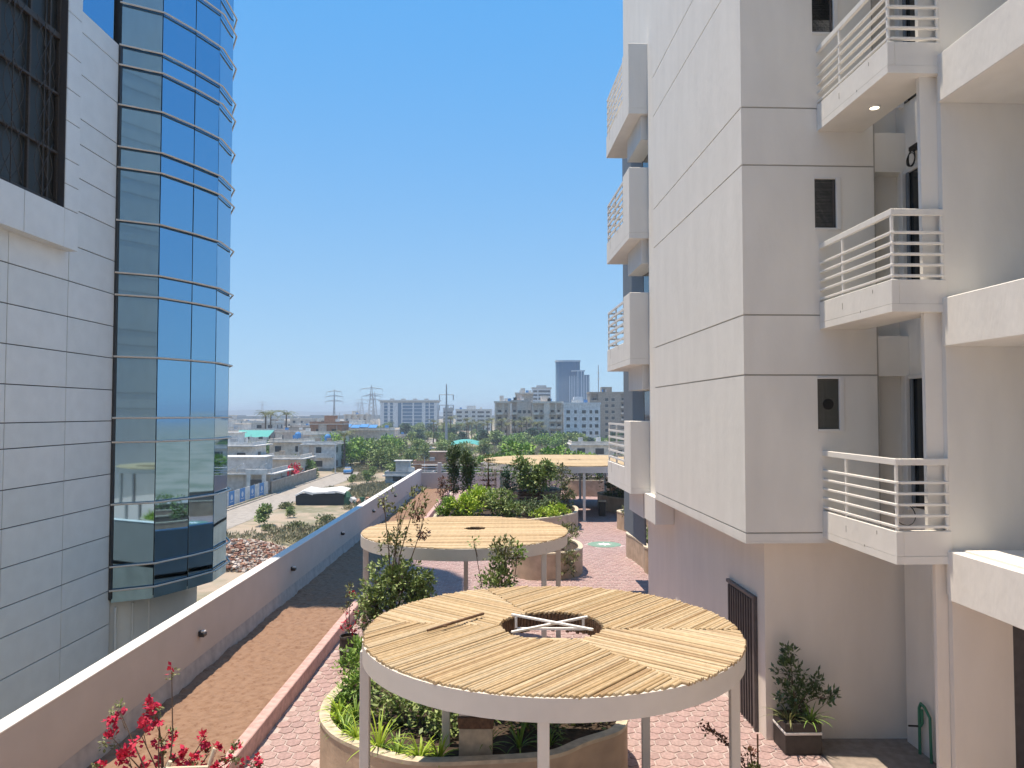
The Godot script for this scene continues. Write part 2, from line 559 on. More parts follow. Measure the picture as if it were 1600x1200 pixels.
	for i in zs.size():
		var t := thing("wall_lamp", names[i], "wall lamp", Vector3(-6.1, FLOOR + 0.9, zs[i]), "lamps on the parapet wall")
		var w := MB.new()
		w.cbox(Vector3(0.012, 0, 0), Vector3(0.024, 0.10, 0.10), 0.006)
		part(t, "mount_plate", w.mesh(), M.lamp_black)
		w = MB.new()
		w.cbox(Vector3(0.075, -0.02, 0), Vector3(0.10, 0.07, 0.16), 0.01)
		part(t, "housing", w.mesh(), M.lamp_black)
		w = MB.new()
		w.cbox(Vector3(0.075, 0.035, -0.02), Vector3(0.07, 0.035, 0.09), 0.006)
		part(t, "reflector", w.mesh(), M.bright_white)
	# end parapet with pipe railing
	var ew := thing("end_parapet", "low plastered parapet with pipe railing closing the far end of the terrace", "wall", Vector3(0, FLOOR, -52.1))
	b2 = MB.new()
	b2.span(Vector3(-6.1, -0.2, 0.1), Vector3(16, 1.17, -0.1))
	part(ew, "wall", b2.mesh(), M.parapet)
	for i in 8:
		b2 = MB.new()
		b2.cbox(Vector3(-4.9 + i * 2.9, 1.5, 0), Vector3(0.24, 0.68, 0.24), 0.01)
		part(ew, "pier", b2.mesh(), M.parapet)
	for i in 3:
		b2 = MB.new()
		b2.tube([Vector3(-6.1, 1.32 + i * 0.17, 0), Vector3(16, 1.32 + i * 0.17, 0)], [0.028], 6)
		part(ew, "rail", b2.mesh(), M.rail_paint)

# ------------------------------------------------------------------ left office building
func build_left_building() -> void:
	var r := rng_of(9)
	var t := thing("office_building", "white panel-clad office building with a rounded mirror-glass corner tower", "building", Vector3(-10.9, 0, 0))
	# everything below is relative to x = -10.9
	var rows := [10.2, 9.64, 8.55, 7.42, 6.77, 5.90, 5.06, 4.15, 3.24, 2.36, 1.49, 0.62, -0.22, -0.78, -1.66, -2.49, -3.33, -4.17, -4.81, -5.7, -6.6, -7.5, -8.4, -9.3, -10.2, -11.1, -12.0, -13.0, -13.99]
	var cols := [21.0, 18.75, 16.5, 14.25, 12.0, 9.75, 7.5, 5.25]
	var b := MB.new()
	b.span(Vector3(-14, STREET, -3), Vector3(-0.035, 10.19, -20.98))
	part(t, "backing_wall", b.mesh(), M.clad_joint)
	var g := 0.011
	for ci in cols.size() - 1:
		for ri in rows.size() - 1:
			var z0: float = -cols[ci] + g
			var z1: float = -cols[ci + 1] - g
			var y1: float = rows[ri] - g
			var y0: float = rows[ri + 1] + g
			var behind: bool = cols[ci] < 18.8 and y0 > 3.95
			if behind or y1 < -6.7: continue
			b = MB.new()
			b.cbox(Vector3(-0.014, (y0 + y1) / 2, (z0 + z1) / 2), Vector3(0.04, y1 - y0, z1 - z0), 0.005, Basis(Vector3.UP, r.randf_range(-0.0012, 0.0012)))
			part(t, "cladding_panel", b.mesh(), M.clad if r.randf() < 0.6 else M.clad_b)
	# lower plain cladding
	b = MB.new()
	b.span(Vector3(-0.034, STREET, -3), Vector3(0.0, -6.62, -20.98))
	part(t, "base_cladding", b.mesh(), M.clad)
	# projecting bay round the grilled window
	var bx := 0.30
	var yb := 3.92
	var wz0 := -18.03
	var wy := 4.86
	for q in [[-18.62, wz0, yb, 10.4], [wz0, -16.55, yb, wy], [-16.54, -13.9, yb, wy], [-13.89, -10.0, yb, wy]]:
		var ys: Array = [q[3]]
		if q[3] > 10: ys = [10.4, 9.62, 8.6, 7.75, 6.97, 6.05, 5.45, 4.86]
		var lo: float = q[2]
		for k in ys.size():
			var top: float = ys[k]
			var bot: float = ys[k + 1] if k + 1 < ys.size() else lo
			b = MB.new()
			b.cbox(Vector3(bx / 2, (top + bot) / 2, (q[0] + q[1]) / 2), Vector3(bx, top - bot - 0.016, q[1] - q[0] - 0.008), 0.006)
			part(t, "bay_panel", b.mesh(), M.clad)
	b = MB.new()
	b.span(Vector3(0.004, yb + 0.02, -18.6), Vector3(bx - 0.02, 10.38, wz0 + 0.02))
	b.span(Vector3(0.004, yb + 0.02, wz0), Vector3(bx - 0.02, wy - 0.02, -10.0))
	part(t, "bay_backing", b.mesh(), M.clad_joint)
	# window with grille
	b = MB.new()
	b.quad(Vector3(0.02, wy, wz0), Vector3(0.02, 10.4, wz0), Vector3(0.02, 10.4, -10), Vector3(0.02, wy, -10))
	var win := part(t, "window", b.mesh(), M.dim_glass)
	for q in [[-18.02, 0.09], [-17.62, 0.05], [-16.9, 0.07], [-15.85, 0.09], [-14.6, 0.07], [-13.3, 0.09], [-12.0, 0.07]]:
		b = MB.new()
		b.cbox(Vector3(0.09, 7.6, q[0]), Vector3(0.08, 5.5, q[1]), 0.008)
		part(win, "upright", b.mesh(), M.iron)
	for q in [[4.92, 0.12], [6.15, 0.06], [7.55, 0.06], [8.95, 0.14], [10.2, 0.06]]:
		b = MB.new()
		b.cbox(Vector3(0.10, q[0], -14), Vector3(0.09, q[1], 8.0), 0.008)
		part(win, "transom", b.mesh(), M.iron)
	for i in 5:
		b = MB.new()
		b.tube([Vector3(0.2, wy + 0.05, -17.3 + i * 1.1), Vector3(0.2, 10.3, -17.3 + i * 1.1)], [0.014], 5)
		part(win, "grille_bar", b.mesh(), M.iron)
	for i in 5:
		for j in 3:
			var z := -17.3 + i * 1.1
			var y := 5.0 + j * 1.36
			b = MB.new()
			for sgn in [-1, 1]:
				var pts: Array = []
				for k in 9:
					var u := k / 8.0
					pts.append(Vector3(0.22, y + u * 1.25, z + sgn * 0.34 * sin(u * PI)))
				b.tube(pts, [0.009], 5)
				b.tube([Vector3(0.22, y, z - 0.35 * sgn), Vector3(0.22, y + 1.25, z + 0.35 * sgn)], [0.01], 5)
			part(win, "grille_scroll", b.mesh(), M.iron)
	# ---- rounded glass tower: plan points (x relative to -10.9, depth)
	var P := [Vector2(0.02, 21.0), Vector2(0.93, 21.55), Vector2(1.42, 22.64), Vector2(1.76, 23.65), Vector2(1.66, 25.03), Vector2(1.0, 26.35), Vector2(-0.2, 27.2)]
	var lv := [-5.16, -4.81, -4.17, -2.49, -0.8, -0.14, 1.54, 3.24, 3.85, 5.3, 6.77, 7.35, 8.52, 9.64, 10.2, 11.4, 12.5, 13.08, 14.3, 15.5, 16.1, 17.3, 18.6, 19.2]
	var top := 34.0
	b = MB.new()
	var core := PackedVector2Array([Vector2(-13.0, -20.99)])
	for p in P: core.append(Vector2(p.x - 0.10, -p.y - 0.05))
	core.append(Vector2(-1.0, -32.0)); core.append(Vector2(-13.0, -32.0))
	b.walls(core, -5.1, top); b.flat(core, top)
	var cf := MB.new(); cf.flat(core, -5.1)
	for q in cf.v.size():
		b.v.append(cf.v[q]); b.n.append(-cf.n[q]); b.c.append(Color(1, 1, 1))
	part(t, "tower_core", b.mesh(), M.mullion)
	for i in P.size() - 1:
		var a := Vector3(P[i].x, 0, -P[i].y)
		var e := Vector3(P[i + 1].x, 0, -P[i + 1].y)
		var along := (e - a).normalized()
		var out := Vector3(-along.z, 0, along.x)
		if out.x < 0 and i < 4: out = -out
		for k in lv.size():
			var y0: float = lv[k]
			var y1: float = lv[k + 1] if k + 1 < lv.size() else top
			var mid := (a + e) * 0.5 + Vector3(0, (y0 + y1) * 0.5, 0)
			var bas := Basis(along, Vector3.UP, along.cross(Vector3.UP))
			bas = bas * Basis(Vector3.RIGHT, r.randf_range(-0.006, 0.006)) * Basis(Vector3.UP, r.randf_range(-0.009, 0.009))
			b = MB.new()
			b.cbox(mid - out * 0.012, Vector3((e - a).length() - 0.03, y1 - y0 - 0.022, 0.02), 0.003, bas)
			part(t, "glass_pane", b.mesh(), M.tower_glass if r.randf() < 0.6 else M.tower_glass_b)
	# sun-shade tubes round the glass
	for y in lv:
		if y < -5.0 or y > 14: continue
		var pts: Array = []
		for i in P.size():
			var o := Vector2(P[i].x, -P[i].y)
			var c := Vector2(-1.0, -23.6)
			var dir := (o - c).normalized()
			var rr := 0.10 if i > 0 else 0.02
			pts.append(Vector3(o.x + dir.x * rr, y, o.y + dir.y * rr))
		pts[0] = Vector3(0.03, y, -20.9)
		b = MB.new()
		b.tube(pts, [0.028], 6)
		part(t, "shade_tube", b.mesh(), M.tower_rail)
	# dark corner trim between cladding and glass
	b = MB.new()
	b.cbox(Vector3(0.035, 2.6, -20.97), Vector3(0.07, 15.3, 0.12), 0.01)
	part(t, "corner_trim", b.mesh(), M.mullion)
	# glazed wall standing above the low roof
	for i in 4:
		for k in 4:
			b = MB.new()
			b.cbox(Vector3(-0.75 - i * 1.3, 10.9 + k * 1.9, -20.86 - i * 0.02), Vector3(1.27, 1.87, 0.03), 0.004, Basis(Vector3.RIGHT, r.randf_range(-0.004, 0.004)))
			part(t, "glass_pane", b.mesh(), M.tower_glass_b)
	# recessed storeys under the glass tower
	b = MB.new()
	var inner := PackedVector2Array([Vector2(-6, -21.0), Vector2(-0.06, -21.0), Vector2(0.35, -21.9), Vector2(0.85, -23.1), Vector2(0.9, -24.6), Vector2(0.3, -26), Vector2(-6, -27)])
	b.walls(inner, STREET, -5.12)
	part(t, "recessed_storey", b.mesh(), M.clad_b)
	for k in 4:
		b = MB.new()
		b.cbox(Vector3(0.02 + k * 0.2, -7.6, -21.32 - k * 0.55), Vector3(0.05, 4.6, 0.42), 0.01, Basis(Vector3.UP, 0.38))
		part(t, "lower_panel", b.mesh(), M.clad)

# ------------------------------------------------------------------ right apartment building
# local axes: +x along the face that looks at the terrace's near end, +z towards the camera, y as in the world
func lbox(t: Node, called: String, x0: float, x1: float, y0: float, y1: float, z0: float, z1: float, m: Material, e := 0.0) -> MeshInstance3D:
	var b := MB.new()
	var p := Vector3(x0 + x1, y0 + y1, z0 + z1) * 0.5
	var s := Vector3(absf(x1 - x0), absf(y1 - y0), absf(z1 - z0))
	if e > 0: b.cbox(p, s, e)
	else: b.box(p, s)
	return part(t, called, b.mesh(), m)

func build_right_building() -> void:
	var t := thing("apartment_building", "white apartment building with projecting balconies and grooved plaster walls", "building", Vector3(3.615, 0, -11.95), "", atan(0.0417))
	var TOP := 14.5
	var lower_x := 0.45
	var far := -12.2
	# lower storey, standing back under the overhang
	lbox(t, "lower_wall", lower_x, 9.0, FLOOR - 0.1, -1.98, -9.0, -0.45, M.lower_wall)
	lbox(t, "link_wall", 0.15, 0.6, -1.99, TOP, -7.35, -6.16, M.white_wall)
	lbox(t, "added_shade_beam", 0.0, 0.44, -2.62, -2.0, -7.35, -6.16, M.white_wall)  # beam added to keep the sun off the lower wall beneath it
	lbox(t, "far_wall", lower_x, 9.0, -1.97, TOP, far, -6.14, M.white_wall)
	# upper block: bands of plaster with sunk grooves between
	lbox(t, "block_core", 0.02, 2.15, -1.98, TOP, -6.13, -0.02, M.groove)
	var gy := [-1.99, -1.86, 0.59, 1.53, 3.90, 4.82, 7.05, 8.0, 10.3, 11.2, TOP]
	for i in gy.size() - 1:
		var y0: float = gy[i] + (0.012 if i > 0 else 0.0)
		var y1: float = gy[i + 1] - 0.012
		# left face
		lbox(t, "plaster_band", 0.0, 0.03, y0, y1, -6.15, 0.0, M.white_wall)
		# face towards the camera, with window openings left free
		var wins := {2: [-0.29, 0.56], 4: [2.88, 3.72], 6: [6.02, 6.86]}
		lbox(t, "plaster_band", 0.03, 1.16, y0, y1, -0.03, 0.0, M.white_wall)
		var wy: Array = []
		for q in [[-0.29, 0.56], [2.88, 3.72], [6.02, 6.86], [9.2, 10.0]]:
			if q[0] >= y0 - 0.3 and q[1] <= y1 + 0.3: wy = q
		if wy.is_empty():
			lbox(t, "plaster_band", 1.16, 2.12, y0, y1, -0.03, -0.004, M.white_wall)
		else:
			lbox(t, "plaster_band", 1.16, 2.12, y0, wy[0], -0.03, -0.004, M.white_wall)
			if y1 - wy[1] > 0.01: lbox(t, "plaster_band", 1.16, 2.12, wy[1], y1, -0.03, -0.004, M.white_wall)
			lbox(t, "plaster_band", 1.57, 2.12, wy[0], wy[1], -0.03, -0.004, M.white_wall)
	lbox(t, "soffit", 0.0, 2.15, -2.02, -1.985, -6.15, 0.0, M.white_wall)
	# bathroom windows
	var lv := 0
	for q in [[-0.29, 0.56], [2.88, 3.72], [6.02, 6.86], [9.2, 10.0]]:
		var w := lbox(t, "window", 1.17, 1.56, q[0] + 0.01, q[1] - 0.01, -0.024, -0.020, M.frosted if lv == 0 else M.dark_glass)
		lbox(w, "frame", 1.50, 1.575, q[0], q[1], -0.02, 0.022, M.frame_white, 0.005)
		lbox(w, "frame", 1.16, 1.50, q[0], q[0] + 0.035, -0.02, 0.012, M.frame_white, 0.004)
		lbox(w, "frame", 1.16, 1.50, q[1] - 0.03, q[1], -0.02, 0.012, M.frame_white, 0.004)
		if lv == 0:
			var b := MB.new()
			b.tube([Vector3(1.335, 0.135, -0.03), Vector3(1.335, 0.135, -0.012)], [0.085], 20)
			part(w, "fan_hole", b.mesh(), M.black_hole)
		else:
			lbox(w, "sash", 1.455, 1.475, q[0] + 0.03, q[1] - 0.03, -0.02, -0.006, M.door_grey)
		lv += 1
	# recess beside the balcony door, walls of the recess and the pillar
	lbox(t, "inner_core", 2.16, 9.0, -1.97, TOP, -6.13, -0.61, M.white_wall)
	lbox(t, "recess_wall", 2.10, 2.9, -1.97, TOP, -0.6, -0.30, M.white_wall)
	lbox(t, "door_wall", 2.66, 2.9, FLOOR - 0.1, TOP, -0.30, 1.99, M.white_wall)
	for y in [-1.97, 1.28, 4.42, 7.6, 10.8]:
		lbox(t, "lintel", 2.12, 2.66, y + 2.55, y + 3.18, -0.30, -0.035, M.white_wall)
		# balcony door on the wall that looks left
		var d := lbox(t, "balcony_door", 2.645, 2.655, y + 0.5, y + 2.5, -0.02, 1.5, M.dark_glass)
		lbox(d, "frame", 2.58, 2.655, y + 0.45, y + 2.56, -0.12, -0.02, M.frame_white, 0.006)
		lbox(d, "frame", 2.61, 2.655, y + 2.5, y + 2.56, -0.02, 1.5, M.frame_white, 0.006)
		lbox(d, "sliding_leaf", 2.60, 2.63, y + 0.5, y + 2.5, 0.06, 0.12, M.blue_panel, 0.004)
	lbox(t, "pillar", 1.70, 1.95, -1.9, TOP, 1.93, 2.0, M.white_wall)
	lbox(t, "pillar", 1.79, 1.95, FLOOR - 0.1, -1.9, 1.93, 1.99, M.lower_wall)
	# face on the right that runs on past the picture
	lbox(t, "front_wall", 1.93, 9.0, -2.35, TOP, 2.0, 2.085, M.white_wall)
	lbox(t, "front_wall", 1.95, 2.74, FLOOR - 0.1, -2.35, 2.0, 2.08, M.lower_wall)
	lbox(t, "front_wall", 3.9, 9.0, FLOOR - 0.1, -2.35, 2.0, 2.08, M.lower_wall)
	lbox(t, "front_wall", 2.74, 3.9, -2.72, -2.35, 2.0, 2.08, M.lower_wall)
	lbox(t, "entrance_door", 2.74, 3.9, FLOOR - 0.1, -2.72, 2.02, 2.05, M.door_grey)
	lbox(t, "side_wing", 4.6, 9.0, FLOOR - 0.1, 26.0, 2.086, 32.0, M.white_wall)
	lbox(t, "rear_wing", -12.0, 4.6, FLOOR - 0.1, 30.0, 14.0, 24.0, M.white_wall)
	for y in [-1.86, 0.59, 1.53, 3.90, 4.82, 7.05, 8.0, 10.3, 11.2, 13.5, 14.4, 16.7, 17.6, 19.9, 20.8]:
		lbox(t, "wing_groove", -12.0, 4.59, y - 0.02, y + 0.02, 13.99, 14.01, M.groove)
		lbox(t, "wing_groove", 4.59, 4.605, y - 0.02, y + 0.02, 2.3, 32.0, M.groove)
	# near balconies
	var bl := 0
	for y in [-1.94, 1.31, 4.45, 7.65]:
		var ba := lbox(t, "balcony", 1.215, 1.95, y, y + 0.10, -0.02, 2.11, M.white_wall)
		lbox(ba, "upstand", 1.215, 1.315, y + 0.10, y + 0.42, 0.0, 2.11, M.white_wall, 0.006)
		lbox(ba, "upstand", 1.315, 1.95, y + 0.10, y + 0.42, 2.0, 2.105, M.white_wall, 0.006)
		for k in 6:
			var yy: float = y + 0.42 + (0.93 if k == 5 else 0.07 + k * 0.142)
			var h := 0.085 if k == 5 else 0.034
			lbox(ba, "rail", 1.225, 1.275, yy - h, yy, -0.02, 2.10, M.rail_paint, 0.006)
			lbox(ba, "rail", 1.275, 1.93, yy - h, yy, 2.05, 2.10, M.rail_paint, 0.006)
		for q in [[1.25, 0.72], [1.25, 2.07], [1.91, 2.07]]:
			lbox(ba, "post", q[0] - 0.018, q[0] + 0.018, y + 0.42, y + 1.30, q[1] - 0.018, q[1] + 0.018, M.rail_paint, 0.004)
		for q in [[0.75, 0.30, 0.09], [1.62, 0.36, 0.05], [1.28, 0.12, 0.03]]:
			lbox(ba, "drip_mark", 1.2128, 1.2145, y + q[1] - q[2], y + q[1], q[0], q[0] + 0.016, M.stain)
		bl += 1
	# boxed slabs at the right edge
	for y in [-2.40, 0.86, 4.07, 7.3]:
		var sb := lbox(t, "boxed_slab", 1.89, 9.0, y, y + 0.63, 2.086, 8.0, M.white_wall, 0.01)
		lbox(sb, "slab_cap", 2.02, 9.0, y + 0.63, y + 0.66, 2.26, 7.9, M.white_wall)
	# far balconies over the terrace
	for y in [-2.03, 1.22, 4.42, 7.62]:
		var fb := lbox(t, "terrace_balcony", -0.34, 0.6, y, y + 0.14, -10.8, -7.36, M.white_wall)
		lbox(fb, "end_wall", -0.34, 0.6, y + 0.14, y + 1.82, -8.2, -7.36, M.white_wall, 0.008)
		lbox(fb, "upstand", -0.34, -0.24, y + 0.14, y + 0.62, -10.8, -8.2, M.white_wall, 0.008)
		for k in 6:
			lbox(fb, "rail", -0.33, -0.28, y + 0.74 + k * 0.19, y + 0.79 + k * 0.19, -10.75, -8.2, M.rail_paint)
			lbox(fb, "rail", -0.28, 0.4, y + 0.74 + k * 0.19, y + 0.79 + k * 0.19, -10.77, -10.72, M.rail_paint)
		for q in [-10.72, -9.5]:
			lbox(fb, "post", -0.325, -0.285, y + 0.6, y + 1.7, q - 0.02, q + 0.02, M.rail_paint)
		for q in [-10.2, -9.0]:
			lbox(fb, "drip_mark", -0.3425, -0.3405, y + 0.62 - absf(sin(q * 7.0)) * 0.3 - 0.06, y + 0.62, q, q + 0.022, M.stain)
		lbox(fb, "bracket", 0.0, 0.5, y - 0.62, y, -9.3, -7.5, M.white_wall)
		lbox(t, "blue_panel", 0.40, 0.449, y - 1.6, y + 0.9, -12.19, -9.2, M.blue_panel)
		if y > -1.0: lbox(t, "dark_window", 0.41, 0.449, y - 1.5, y - 0.64, -9.18, -7.6, M.dark_glass)
	# steel door on the lower wall
	var sd := lbox(t, "steel_door", 0.420, 0.449, FLOOR, -3.08, -2.15, -0.85, M.door_grey)
	for k in 11:
		lbox(sd, "bar", 0.390, 0.418, FLOOR + 0.02, -3.1, -2.12 + k * 0.123, -2.075 + k * 0.123, M.door_grey, 0.006)
	lbox(sd, "frame", 0.385, 0.449, -3.08, -3.02, -2.2, -0.8, M.door_grey, 0.006)
	lbox(sd, "frame", 0.385, 0.449, FLOOR, -3.02, -0.85, -0.78, M.door_grey, 0.006)
	# lamp under the top balcony
	var lp := MB.new()
	lp.lathe(Vector3.ZERO, [Vector2(0.0, 0.0), Vector2(0.062, 0.0), Vector2(0.07, 0.012), Vector2(0.07, 0.02)], 20)
	var down := thing("ceiling_lamp", "small lit round lamp under the upper balcony", "lamp", t.transform * Vector3(1.62, 4.45 - 0.022, 1.0))
	var ring := MB.new()
	ring.lathe(Vector3.ZERO, [Vector2(0.068, 0.02), Vector2(0.064, 0.002), Vector2(0.078, 0.0), Vector2(0.086, 0.022)], 20)
	part(down, "trim_ring", ring.mesh(), M.frame_white)
	part(down, "glowing_disc", lp.mesh(), M.lamp_glow)
	var sl := SpotLight3D.new()
	sl.name = "lamp_light"
	sl.light_energy = 0.12; sl.light_color = Color(1, 0.9, 0.75); sl.spot_range = 8; sl.spot_angle = 65; sl.light_size = 0.06; sl.shadow_enabled = true; sl.spot_attenuation = 2
	sl.rotation.x = -PI / 2
	sl.position = Vector3(0, -0.02, 0)
	down.add_child(sl)
	# cable coil hanging from the wall
	var cc := thing("cable_coil", "loose black cable coil hanging from a wall box under the upper balcony", "cable", t.transform * Vector3(2.60, 3.98, 0.35))
	var cb := MB.new()
	cb.cbox(Vector3(0, 0.12, 0), Vector3(0.10, 0.07, 0.24), 0.01)
	part(cc, "junction_box", cb.mesh(), M.cable)
	for k in 3:
		var pts: Array = []
		for i in 17:
			var a := TAU * i / 16.0 + 1.5
			pts.append(Vector3(-0.06 - 0.02 * k, -0.05 - 0.02 * k + sin(a) * (0.13 - 0.015 * k), 0.02 * k + cos(a) * (0.10 + 0.01 * k)))
		cb = MB.new()
		cb.tube(pts, [0.008], 5)
		part(cc, "cable_loop", cb.mesh(), M.cable)
	# wire loop left on the lowest near balcony
	var wl := thing("wire_loop", "thin wire ring leaning behind the lowest balcony railing", "wire", t.transform * Vector3(1.62, -1.53, 1.6))
	var wp: Array = []
	for i in 25:
		var a := TAU * i / 24.0
		wp.append(Vector3(cos(a) * 0.14, 0.16 + sin(a) * 0.14, -0.05 * sin(a)))
	cb = MB.new()
	cb.tube(wp, [0.007], 5)
	part(wl, "ring", cb.mesh(), M.cable)
	# green pipe on the return wall
	var gp := thing("green_pipe", "green painted water pipe rising in a loop on the corner wall", "pipe", t.transform * Vector3(2.60, FLOOR, 0.15))
	cb = MB.new()
	cb.tube([Vector3(0, 0, 0), Vector3(0, 0.70, 0), Vector3(0, 0.78, 0.05), Vector3(0, 0.76, 0.16), Vector3(0, 0.66, 0.30), Vector3(0, 0.0, 0.32)], [0.022], 8)
	part(gp, "pipe", cb.mesh(), M.green_pipe)
	cb = MB.new()
	cb.tube([Vector3(0, 0.70, 0.08), Vector3(0, 0.5, 0.09), Vector3(-0.01, 0.42, 0.03)], [0.02], 8)
	part(gp, "branch", cb.mesh(), M.green_pipe)
	cb = MB.new()
	cb.tube([Vector3(0, 0.42, 0), Vector3(-0.16, 0.42, -0.02)], [0.014], 6)
	part(gp, "tap", cb.mesh(), M.cable)

# ------------------------------------------------------------------ raised beds
var bed_specs: Array = []
func smooth(pts: Array, steps := 6) -> PackedVector2Array:
	var out := PackedVector2Array()
	var m := pts.size()
	for i in m:
		var p0: Vector2 = pts[(i + m - 1) % m]
		var p1: Vector2 = pts[i]
		var p2: Vector2 = pts[(i + 1) % m]
		var p3: Vector2 = pts[(i + 2) % m]
		for k in steps:
			out.append(p1.cubic_interpolate(p2, p0, p3, k / float(steps)))
	return out
func bed_outlines() -> void:
	# points are (x, z)
	var raw := [
		["planter_bed", "scalloped tan plaster planting bed under the nearest bamboo canopy", RIM, [Vector2(-2.81, -12.74), Vector2(-2.89, -12.1), Vector2(-2.82, -11.46), Vector2(-2.66, -11.05), Vector2(-2.37, -10.64), Vector2(-1.81, -10.19), Vector2(-1.2, -9.92), Vector2(-0.4, -9.95), Vector2(0.5, -10.1), Vector2(1.0, -10.5), Vector2(1.58, -11.0), Vector2(1.66, -12.0), Vector2(1.0, -13.0), Vector2(-0.6, -13.9), Vector2(-2.0, -14.2), Vector2(-2.65, -13.5)]],
		["planter_bed", "tan plaster planting bed beside the pink path behind the second canopy", -4.36, [Vector2(2.3, -25.2), Vector2(1.9, -24.4), Vector2(1.0, -24.0), Vector2(0.2, -24.4), Vector2(0.0, -25.6), Vector2(0.5, -26.8), Vector2(1.5, -27.2), Vector2(2.2, -26.5)]],
		["planter_bed", "large tan bed full of lime green bushes in the middle of the terrace", RIM, [Vector2(3.05, -35.6), Vector2(2.6, -33.8), Vector2(1.2, -32.4), Vector2(-0.6, -31.4), Vector2(-2.4, -31.2), Vector2(-3.3, -32.6), Vector2(-3.2, -35.6), Vector2(-2.2, -38.2), Vector2(0.0, -39.2), Vector2(2.0, -38.6), Vector2(2.9, -37.2)]],
		["planter_bed", "tan bed with a dense dark shrub beyond the lime green bushes", RIM, [Vector2(2.7, -44.0), Vector2(1.6, -43.2), Vector2(0.3, -43.4), Vector2(-0.3, -44.6), Vector2(0.3, -46.4), Vector2(1.8, -46.8), Vector2(2.7, -45.6)]],
		["planter_bed", "tan curved bed with a hedge at the far end behind the farthest canopy", -4.2, [Vector2(3.4, -48.6), Vector2(4.6, -48.0), Vector2(6.6, -48.0), Vector2(9.0, -47.6), Vector2(9.4, -49.6), Vector2(7.0, -50.6), Vector2(4.2, -50.5)]],
		["planter_bed", "tan bed standing in shade under the farthest canopy by the right-hand wall", RIM, [Vector2(5.0, -43.4), Vector2(4.8, -41.6), Vector2(5.6, -40.0), Vector2(7.2, -38.6), Vector2(9.0, -38.4), Vector2(9.2, -42.0), Vector2(7.2, -44.0)]],
		["planter_bed", "pale tan bed jutting from behind the blue panels beside the mosaic", RIM, [Vector2(4.85, -35.2), Vector2(4.95, -34.0), Vector2(5.4, -32.6), Vector2(6.2, -31.6), Vector2(8.6, -31.4), Vector2(8.8, -35.0), Vector2(6.6, -36.2)]],
		["planter_bed", "tan bed against the end of the apartment wall on the pink path", -4.36, [Vector2(4.22, -28.4), Vector2(4.28, -27.2), Vector2(4.38, -26.0), Vector2(4.5, -24.9), Vector2(6.4, -24.7), Vector2(7.0, -28.0), Vector2(5.4, -29.4)]],
	]
	for q in raw:
		var poly := smooth(q[3], 6)
		beds.append(poly)
		bed_specs.append([q[0], q[1], q[2], poly])
func inset(poly: PackedVector2Array, d: float) -> PackedVector2Array:
	var out := PackedVector2Array()
	var m := poly.size()
	var area := 0.0
	for i in m: area += poly[i].cross(poly[(i + 1) % m])
	var sg := 1.0 if area > 0 else -1.0
	for i in m:
		var t := (poly[(i + 1) % m] - poly[(i + m - 1) % m]).normalized()
		out.append(poly[i] + Vector2(-t.y, t.x) * sg * d)
	return out
func ring_cap(b: MB, outer: PackedVector2Array, inner: PackedVector2Array, y: float) -> void:
	var m := outer.size()
	for i in m:
		var j := (i + 1) % m
		var up := Vector3.UP
		b.stri(Vector3(outer[i].x, y, outer[i].y), Vector3(outer[j].x, y, outer[j].y), Vector3(inner[j].x, y, inner[j].y), up, up, up)
		b.stri(Vector3(outer[i].x, y, outer[i].y), Vector3(inner[j].x, y, inner[j].y), Vector3(inner[i].x, y, inner[i].y), up, up, up)
func build_beds() -> void:
	for q in bed_specs:
		var t := thing(q[0], q[1], "planter", Vector3.ZERO, "raised planting beds on the terrace")
		var poly: PackedVector2Array = q[3]
		var y: float = q[2]
		var inn := inset(poly, 0.13)
		var b := MB.new()
		b.walls(poly, FLOOR - 0.02, y - 0.05); b.walls(inn, y - 0.2, y - 0.05, false)
		part(t, "wall", b.mesh(), M.tan_plaster)
		b = MB.new()
		var o2 := inset(poly, -0.012)
		b.walls(o2, y - 0.05, y); b.walls(inset(poly, 0.142), y - 0.05, y, false)
		ring_cap(b, o2, inset(poly, 0.142), y); ring_cap(b, o2, inset(poly, 0.142), y - 0.05)
		part(t, "coping", b.mesh(), M.coping)
		b = MB.new()
		b.flat(inset(poly, 0.125), y - 0.11)
		part(t, "soil", b.mesh(), M.soil)

